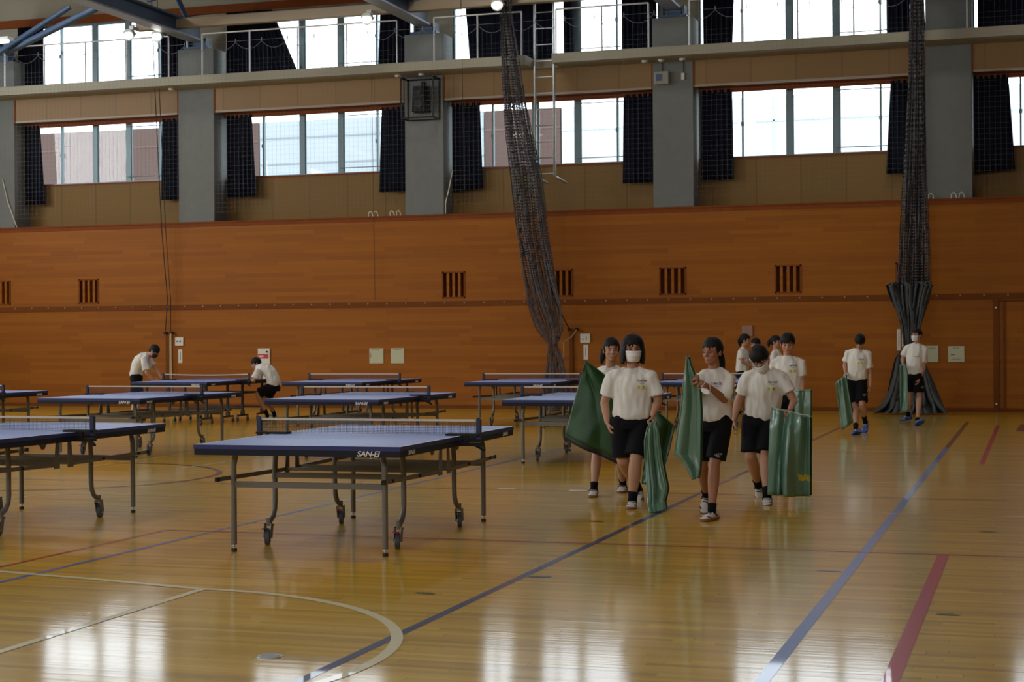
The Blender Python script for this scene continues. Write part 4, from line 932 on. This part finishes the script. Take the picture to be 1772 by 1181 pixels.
    if S.get('glasses'):
        q = MB()
        for sd in (-1, 1):
            q.tube([inv@(H(.098, sd*.030, -.006)+(hL*cos(g)*.024+hU*sin(g)*.016)*hs) for g in [2*pi*i/14 for i in range(15)]], .0018, 5); q.tube([inv@H(.096, sd*.054, 0), inv@H(0, sd*.082, .0)], .0016, 5)
        q.tube([inv@H(.100, -.008, -.004), inv@H(.100, .008, -.004)], .0016, 5); q.build('glasses', M_chrome, root)
    # ---------- chest print and name tag, laid on the cloth
    dg = bpy.context.evaluated_depsgraph_get(); dg.update()
    if 'logo' in S:
        bvh = BVHTree.FromPolygons([tuple(V(v.co)+org) for v in shirt.data.vertices], [tuple(p.vertices) for p in shirt.data.polygons])
        lx, ly = S['logo']; c = at(lx, ly, Y); d = (c-CAM).normalized(); ex = sh_l; ey = spine.normalized()
        if ex.dot(CR) < 0: ex = -ex
        q = MB(); strokes(q, c, ex, ey, .088*sc, .014*sc, 6, 0, .26, S.get('seed', 1)); strokes(q, c-ey*.024*sc, ex, ey, .04*sc, .007*sc, 4, 0, .22, S.get('seed', 1)+1)
        project(q, bvh, d, .004); q.v = [tuple(inv@V(p)) for p in q.v]; q.build('chest_print', M_print, shirt)
        if S.get('nametag', True):
            q = MB(); c2 = c-ey*.062*sc-ex*.005; w_, h_ = .090*sc, .036*sc; vs = [c2+ex*(w_*(i/6-.5))+ey*(h_*(j/3-.5)) for j in range(4) for i in range(7)]
            q.add(vs, [(j*7+i, j*7+i+1, (j+1)*7+i+1, (j+1)*7+i) for j in range(3) for i in range(6)]); project(q, bvh, d, .005); q.v = [tuple(inv@V(p)) for p in q.v]; tg = q.build('name_tag', M_tagy, shirt)
            q = MB(); 
            for sx in (-.25, .22): strokes(q, c2+ex*w_*sx, ex, ey, .016*sc, .015*sc, 1, 0, .2, 3); strokes(q, c2+ex*w_*sx, ex, ey, .012*sc, .010*sc, 1, 0, .2, 8)
            project(q, bvh, d, .008); q.v = [tuple(inv@V(p)) for p in q.v]; q.build('name_strokes', M_print, tg)
    if 'hemlogo' in S:
        sh_ = [o for o in root.children if o.name.startswith('shorts')][0]
        bvh = BVHTree.FromPolygons([tuple(V(v.co)+org) for v in sh_.data.vertices], [tuple(p.vertices) for p in sh_.data.polygons])
        lx, ly = S['hemlogo']; c = at(lx, ly, Y); d = (c-CAM).normalized(); q = MB(); strokes(q, c, (CR+CU*.2).normalized(), CU, .06*sc, .014*sc, 6, 0, .3, 2); strokes(q, c-CU*.02, CR, CU, .03*sc, .010*sc, 4, 0, .3, 4)
        project(q, bvh, d, .004); q.v = [tuple(inv@V(p)) for p in q.v]; q.build('shorts_print', M_printg, sh_)
    return root, P

# girl in front, bobbed hair, white mask
person(dict(Y=14.1, s=.98, w=1.10, vox=.007, seed=1, label='person with bobbed hair and white mask in front, gripping a narrow hanging green sheet',
    neck=(1094, 641, .02), hip=(1093, 724, .03), sa=(1060, 655, 0), sb=(1127, 655, 0), ea=(1046, 697, .02), eb=(1139, 694, .02), wa=(1051, 731, -.03), wb=(1130, 717, -.12),
    ka=(1078, 798, .02), kb=(1100, 796, -.08), aa=(1102, 843, .50), ab=(1095, 862, 0, 'g'), head=(1095, 604, -.02), look=(6, 4), byaw=3, hair='bob', hs=1.06, mask='white', bangs=.034,
    handa=(1058, 752, -.05), handb=(1131, 735, -.16), curla=.45, curlb=1.0, fa=(0, 35), fb=(-4, 0), logo=(1111, 659), sla=.72, slb=.74, short=.90, sock=.055))
# smiling person behind
person(dict(Y=15.15, s=.98, w=.92, vox=.008, seed=2, label='smiling person half hidden behind the bobbed-hair person, holding up a wide green sheet',
    neck=(1056, 637, .02), hip=(1056, 722, 0), sa=(1034, 648, 0), sb=(1080, 648, .03), ea=(1022, 680, -.10), eb=(1093, 690, 0), wa=(1014, 652, -.28), wb=(1110, 712, -.15),
    ka=(1033, 786, -.05), kb=(1072, 786, .05), aa=(1028, 843, 0, 'g'), ab=(1078, 836, 0, 'g'), head=(1058, 606, -.02), look=(8, 0), byaw=0, hair='pony', tail=(-.08, -.05, .0, -.07, -.085, -.14), bangs=.034, smile=True,
    curla=1.0, curlb=1.0, fa=(-5, 0), fb=(-8, 0), short=.80, handa=(1014, 638, -.3), sock=.04))
# ponytailed person in front with the tall sheet
person(dict(Y=13.35, s=.97, w=.93, vox=.007, seed=3, dark=True, label='ponytailed person in front holding a tall green sheet upright, mask dangling from the wrist',
    neck=(1237, 641, .03), hip=(1236, 727, .03), sa=(1213, 655, -.02), sb=(1262, 656, .04), ea=(1205, 694, -.12), eb=(1254, 692, -.05), wa=(1201, 668, -.30), wb=(1225, 668, -.28),
    ka=(1215, 806, .08), kb=(1236, 806, -.06), aa=(1222, 855, .40), ab=(1232, 882, 0, 'g'), head=(1232, 609, -.01), look=(-32, 2), byaw=-16, hair='pony', tail=(-.10, -.01, .0, -.155, .0, -.20), bangs=.034,
    handa=(1200, 655, -.35), handb=(1209, 659, -.36), curla=1.0, curlb=1.0, fa=(-10, 40), fb=(-28, 0), logo=(1240, 664), nametag=False, sla=.7, slb=1.0, short=.86, hemlogo=(1243, 787), bag=1.02, sock=.05))
# person with glasses looking down
person(dict(Y=14.9, s=.98, w=1.04, vox=.007, seed=4, label='person with glasses and white mask looking down, holding a broad green sheet',
    neck=(1326, 643, -.02), hip=(1318, 722, .06), sa=(1295, 653, -.02), sb=(1352, 654, 0), ea=(1277, 695, -.02), eb=(1374, 694, .0), wa=(1270, 726, -.06), wb=(1367, 710, -.28),
    ka=(1299, 790, -.02), kb=(1325, 790, -.08), aa=(1312, 838, .28), ab=(1327, 856, 0, 'g'), head=(1315, 621, -.10), look=(-8, 42), byaw=-4, roll=6, hair='tied', tail=(-.09, -.03, .0, -.10, -.05, -.10), bangs=.018, mask='white', glasses=True,
    handa=(1267, 746, -.09), handb=(1368, 724, -.38), curla=.35, curlb=.95, fa=(2, 50), fb=(-4, 6), logo=(1337, 662), short=.90, sla=.70, slb=.62, sock=.06, hs=1.04))
# boy behind her
person(dict(Y=17.8, s=.96, w=.98, vox=.010, seed=5, label='short-haired person standing right behind the one with glasses, hand on a green sheet',
    neck=(1363, 620, .0), hip=(1362, 683, 0), sa=(1341, 630, 0), sb=(1385, 630, 0), ea=(1334, 660, 0), eb=(1389, 659, 0), wa=(1332, 685, -.05), wb=(1389, 676, -.12),
    ka=(1352, 745, 0), kb=(1371, 745, -.05), aa=(1353, 808, 0, 'g'), ab=(1372, 812, 0, 'g'), head=(1363, 595, -.02), look=(-2, 12), byaw=0, hair='short', bangs=.018,
    curla=.5, curlb=.9, fa=(-8, 0), fb=(0, 0), logo=(1373, 633), short=.86, bag=1.08))
# three in the far background
person(dict(Y=30.2, s=.98, w=.95, vox=.014, seed=6, label='ponytailed person in profile far back by the wall, leftmost of the far three',
    neck=(1286, 604, 0), hip=(1284, 644, 0), sa=(1282, 610, -.14), sb=(1288, 609, .14), ea=(1284, 626, -.16), eb=(1293, 624, .14), wa=(1298, 632, -.10), wb=(1300, 630, .1),
    ka=(1283, 680, -.08), kb=(1287, 680, .08), aa=(1280, 712, 0, 'g'), ab=(1286, 711, 0, 'g'), head=(1290, 589, 0), look=(78, 0), byaw=80, hair='pony', tail=(-.10, 0, .01, -.10, 0, -.12), whitetie=True, curla=.5, curlb=.5, fa=(80, 0), fb=(80, 0)))
person(dict(Y=31.5, s=.95, w=.95, vox=.014, seed=7, label='far-back person facing left, mostly hidden behind the one with glasses',
    neck=(1310, 609, 0), hip=(1313, 647, 0), sa=(1304, 614, .1), sb=(1313, 615, -.12), ea=(1300, 630, .1), eb=(1305, 631, -.14), wa=(1292, 628, .1), wb=(1293, 632, -.12),
    ka=(1310, 682, .06), kb=(1314, 682, -.06), aa=(1310, 711, 0, 'g'), ab=(1316, 711, 0, 'g'), head=(1307, 596, 0), look=(-70, 8), byaw=-70, hair='short', curla=.6, curlb=.6, fa=(-70, 0), fb=(-70, 0)))
person(dict(Y=29.6, s=.98, w=.95, vox=.014, seed=8, label='ponytailed person facing right far back, half hidden beside the short-haired one',
    neck=(1343, 607, 0), hip=(1343, 648, 0), sa=(1339, 613, -.12), sb=(1346, 613, .14), ea=(1340, 630, -.14), eb=(1350, 629, .14), wa=(1350, 640, -.1), wb=(1355, 638, .1),
    ka=(1342, 682, -.08), kb=(1346, 682, .08), aa=(1341, 713, 0, 'g'), ab=(1346, 712, 0, 'g'), head=(1343, 592, 0), look=(62, 0), byaw=68, hair='pony', tail=(-.10, 0, .03, -.15, 0, -.10), curla=.5, curlb=.5, fa=(70, 0), fb=(70, 0)))
# boy walking, head bowed, on the right
person(dict(Y=25.8, s=.97, w=.98, vox=.011, seed=9, label='person with bowed head and blue shoes walking alone, trailing a green sheet',
    neck=(1486, 606, -.02), hip=(1482, 657, .04), sa=(1468, 612, .02), sb=(1502, 614, -.02), ea=(1462, 632, .04), eb=(1506, 646, .02), wa=(1463, 645, -.04), wb=(1506, 668, -.02),
    ka=(1481, 700, .0), kb=(1492, 700, -.14), aa=(1481, 743, 0, 'g'), ab=(1497, 730, .05), head=(1488, 592, -.08), look=(-12, 34), byaw=-6, hair='short', bangs=.0, handa=(1461, 650, -.08), curla=.9, curlb=.4,
    fa=(-34, 0), fb=(-10, 42), shoe=M_shoeb, logo=(1490, 622), hemlogo=(1496, 683), short=.90, bag=1.08, sock=.12, hemw=1.05))
# masked boy at the net
person(dict(Y=28.9, s=.98, w=.94, vox=.012, seed=10, label='person with white mask and blue shoes in front of the upright net bundle',
    neck=(1587, 596, .0), hip=(1581, 648, 0), sa=(1569, 604, .03), sb=(1600, 605, -.02), ea=(1562, 621, .03), eb=(1599, 637, 0), wa=(1562, 630, -.05), wb=(1592, 656, -.08),
    ka=(1574, 684, .02), kb=(1591, 686, -.05), aa=(1571, 718, .05), ab=(1588, 728, 0, 'g'), head=(1586, 580, -.02), look=(-38, 0), byaw=-16, hair='short', bangs=.03, mask='white', handa=(1562, 634, -.08), curla=.9, curlb=.5,
    fa=(-50, 8), fb=(-38, 12), shoe=M_shoeb, logo=(1587, 617), nametag=False, hemlogo=(1597, 670), short=.84, sock=.05))
# boy bending over the far table on the left
person(dict(Y=27.3, s=.99, w=.98, vox=.011, seed=11, label='person with a black mask bending over the left side of the black-legged table',
    neck=(256, 616, -.02), hip=(236, 650, .02), mid=(240, 628, 0), sa=(249, 622, -.20), sb=(257, 622, .18), ea=(254, 646, -.24), eb=(270, 640, .20), wa=(266, 659, -.16), wb=(279, 653, .14),
    ka=(234, 690, -.10), kb=(240, 690, .10), aa=(229, 723, 0, 'g'), ab=(237, 721, 0, 'g'), head=(267, 608, 0), look=(62, 40), byaw=82, hair='short', bangs=.012, mask='black', handa=(276, 662, -.12), handb=(283, 656, .06), curla=.4, curlb=.7,
    fa=(80, 0), fb=(80, 0), short=.84, slb=.62, sla=.80, sock=.12, org=(-16.0, 27.3, 0)))
# boy crouching at the other end
person(dict(Y=27.75, s=.98, w=.98, vox=.011, seed=12, label='person crouching at the right end of the black-legged table',
    neck=(446, 636, 0), hip=(474, 668, .03), mid=(467, 645, 0), sa=(446, 643, -.17), sb=(452, 641, .16), ea=(439, 660, -.22), eb=(447, 661, .2), wa=(429, 659, -.18), wb=(432, 657, .1),
    ka=(446, 682, -.14), kb=(462, 689, .10), aa=(463, 720, 0, 'g'), ab=(475, 718, 0, 'g'), head=(443, 630, 0), look=(-84, 22), byaw=-90, hair='short', handa=(423, 656, -.15), handb=(425, 655, .08), curla=.7, curlb=.7,
    fa=(-80, 0), fb=(-80, 0), short=.92, sla=.72, sock=.14, bag=1.05, org=(-13.4, 27.7, 0)))

# ------------------------------------------------------------------ green floor-cover sheets
def sheet(Y, rows, lab, folds=3, amp=.05, matl=None, n=48, th=.008, seed=0, edge=None, hem=None, yell=None, layer=0):
    """rows top to bottom: (xl, yl, dl, xr, yr, dr) in photograph frame with depth offsets"""
    vs = []; R = []
    for k in range(len(rows)-1):
        for s in range(7):
            t = s/7; R.append([rows[k][i]+(rows[k+1][i]-rows[k][i])*t for i in range(6)])
    R.append(list(rows[-1])); N = len(R)
    c0 = at((rows[0][0]+rows[0][3])/2, (rows[0][1]+rows[0][4])/2, Y); org = V((c0.x, c0.y, 0)); root = empty('green_sheet', org); tag(root, lab, 'sheet', 'green vinyl floor-cover sheets being carried')
    for j, r in enumerate(R):
        a = at(r[0], r[1], Y+r[2]); b = at(r[3], r[4], Y+r[5]); w = (b-a).length; t = j/(N-1)
        for i in range(n):
            u = i/(n-1); ph = 2*pi*(folds*u+.12*sin(t*3+seed)*(1-u)+seed)
            uu = u+.10*mnoise.noise(V((u*2.2, t*1.3, seed*9+5))); rg = 1-2*abs(mnoise.noise(V((uu*folds*1.15, t*.55, seed*13))))*1.9; f = amp*min(1, w/.25)*(.9*rg+.5*sin(2*pi*uu*folds*.6+seed*7+t*.8))+.012*mnoise.noise(V((u*5, t*7, seed)))
            p = a+(b-a)*u; p = V((p.x, p.y+f*(.35+.65*sin(pi*min(1, .15+u*.9))), p.z)); p.z = max(p.z, .006); vs.append(p-org)
    q = MB(); q.add(vs, [(j*n+i, j*n+i+1, (j+1)*n+i+1, (j+1)*n+i) for j in range(N-1) for i in range(n-1)], 0, True)
    o = q.build('sheet_panel', [matl or M_vinyl], root, solid=th)
    if layer:      # the sheet is folded double: a second leaf hangs behind
        q = MB(); v2 = [V(p)+V((.004, layer, 0)) for i, p in enumerate(vs)]
        for p in v2: p.z = max(p.z, .006)
        q.add(v2, [(j*n+i, j*n+i+1, (j+1)*n+i+1, (j+1)*n+i) for j in range(N-1) for i in range(n-1)], 0, True); q.build('rear_leaf', M_vinyld, root, solid=th)
        q = MB(); q.add(vs[:n]+v2[:n], [(i, i+1, n+i+1, n+i) for i in range(n-1)], 0, True); q.build('top_fold', M_vedge if edge else (matl or M_vinyl), root, solid=th)
    if hem:
        q = MB(); a = vs[-n:]; b = [V(p)-V((0, -.02, 0))-V((0, 0, hem)) for p in a]; b = [V((p.x, p.y, max(.004, p.z))) for p in b]
        q.add(list(a)+b, [(i, i+1, n+i+1, n+i) for i in range(n-1)], 0, True); q.build('dark_hem', M_vback, root, solid=th)
    if yell:
        x0, y0, x1, y1 = yell; bv = BVHTree.FromPolygons([tuple(V(p)+org) for p in vs], [(j*n+i, j*n+i+1, (j+1)*n+i+1, (j+1)*n+i) for j in range(N-1) for i in range(n-1)])
        q = MB(); c = at((x0+x1)/2, (y0+y1)/2, Y); strokes(q, c, (CR-CU*.15).normalized(), CU, (x1-x0)/190, .045, 4, 0, .34, 5)
        project(q, bv, (c-CAM).normalized(), .008); q.v = [tuple(V(p)-org) for p in q.v]; q.build('yellow_print', M_yel, root)
    return root
sheet(14.75, [(1012, 625, 0, 1015, 625, 0), (1005, 650, 0, 1046, 648, .05), (997, 680, 0, 1080, 690, .05), (985, 725, 0, 1092, 745, 0), (977, 752, 0, 1078, 800, 0)],
      'wide dark green sheet held up diagonally by the smiling person', folds=1.2, amp=.05, matl=M_vinyld, seed=.3, hem=.05, edge=1)
sheet(14.75, [(1128, 706, .05, 1140, 714, .05), (1126, 730, 0, 1168, 738, 0), (1120, 770, 0, 1160, 775, 0), (1112, 815, 0, 1149, 812, 0), (1110, 838, 0, 1132, 840, 0)],
      'dark green sheet hanging just behind the shiny sheet of the bobbed-hair person', folds=1.0, amp=.04, matl=M_vinyld, seed=.7)
sheet(13.80, [(1126, 731, .06, 1134, 732, .06), (1119, 742, 0, 1139, 745, 0), (1114, 765, 0, 1142, 768, 0), (1115, 800, 0, 1147, 805, 0), (1118, 850, -.03, 1155, 846, -.03), (1120, 872, -.05, 1150, 868, -.03), (1124, 891, -.22, 1152, 881, -.1)],
      'narrow shiny green sheet hanging from the bobbed-hair person\'s hand down to the dark blue line', folds=2.5, amp=.06, seed=.1, layer=.05)
sheet(12.98, [(1188, 617, 0, 1190, 618, 0), (1184, 645, 0, 1200, 648, 0), (1181, 668, 0, 1211, 676, .02), (1177, 715, 0, 1213, 715, .02), (1166, 785, 0, 1212, 790, .02), (1182, 800, 0, 1211, 812, .02), (1198, 831, 0, 1208, 828, .02)],
      'tall pointed green sheet held upright by the ponytailed person in front', folds=1.6, amp=.035, seed=.55, layer=.06)
sheet(14.48, [(1333, 706, .03, 1402, 722, .03), (1331, 740, 0, 1402, 745, 0), (1329, 800, 0, 1401, 800, 0), (1328, 857, 0, 1401, 860, 0)],
      'broad green sheet with yellow print held by the person with glasses, standing on the floor', folds=3.5, amp=.075, seed=.2, yell=(1381, 822, 1401, 833), layer=.10, edge=1)
sheet(17.55, [(1377, 677, .02, 1403, 675, .02), (1375, 700, 0, 1403, 700, 0), (1375, 760, 0, 1403, 760, 0), (1376, 806, 0, 1402, 806, 0)],
      'upright green sheet in the hand of the short-haired person behind, seen above the broad sheet', folds=2, amp=.04, seed=.9, layer=.05, edge=1)
sheet(25.55, [(1446, 663, .0, 1464, 649, .05), (1448, 685, 0, 1468, 675, .05), (1452, 715, 0, 1473, 705, .04), (1456, 745, 0, 1477, 730, .03)],
      'narrow green sheet trailing from the hand of the person with the bowed head', folds=1.5, amp=.05, seed=.4, layer=.06, edge=1, th=.012)
sheet(28.65, [(1558, 633, .0, 1566, 631, .0), (1557, 650, 0, 1570, 645, 0), (1557, 680, 0, 1571, 680, 0), (1558, 716, 0, 1571, 713, 0)],
      'very narrow green sheet held by the masked person in front of the upright net', folds=1.2, amp=.05, seed=.8, layer=.06, edge=1, th=.012)
# mask dangling from the ponytailed person in front's wrist
o = empty('dangling_mask', at(1222, 672, 12.98)); tag(o, 'white face mask dangling by its loops from the ponytailed person\'s wrist', 'mask'); oc = o.location.copy()
q = MB(); a = [(at(x, y, 12.95)-oc) for x, y in ((1214, 671), (1226, 676), (1228, 683), (1219, 682), (1213, 677))]; q.add(a+[p+V((0, .02, 0)) for p in a], [(0, 1, 2, 3, 4), (9, 8, 7, 6, 5)]+[(i, (i+1) % 5, 5+(i+1) % 5, 5+i) for i in range(5)]); q.build('mask_cloth', M_mask, o)
q = MB(); q.tube([at(x, y, 12.95)-oc for x, y in ((1214, 671), (1218, 665), (1223, 658))], .002, 5); q.tube([at(x, y, 12.95)-oc for x, y in ((1227, 682), (1229, 674), (1228, 664))], .002, 5); q.build('ear_loop', M_mask, o)
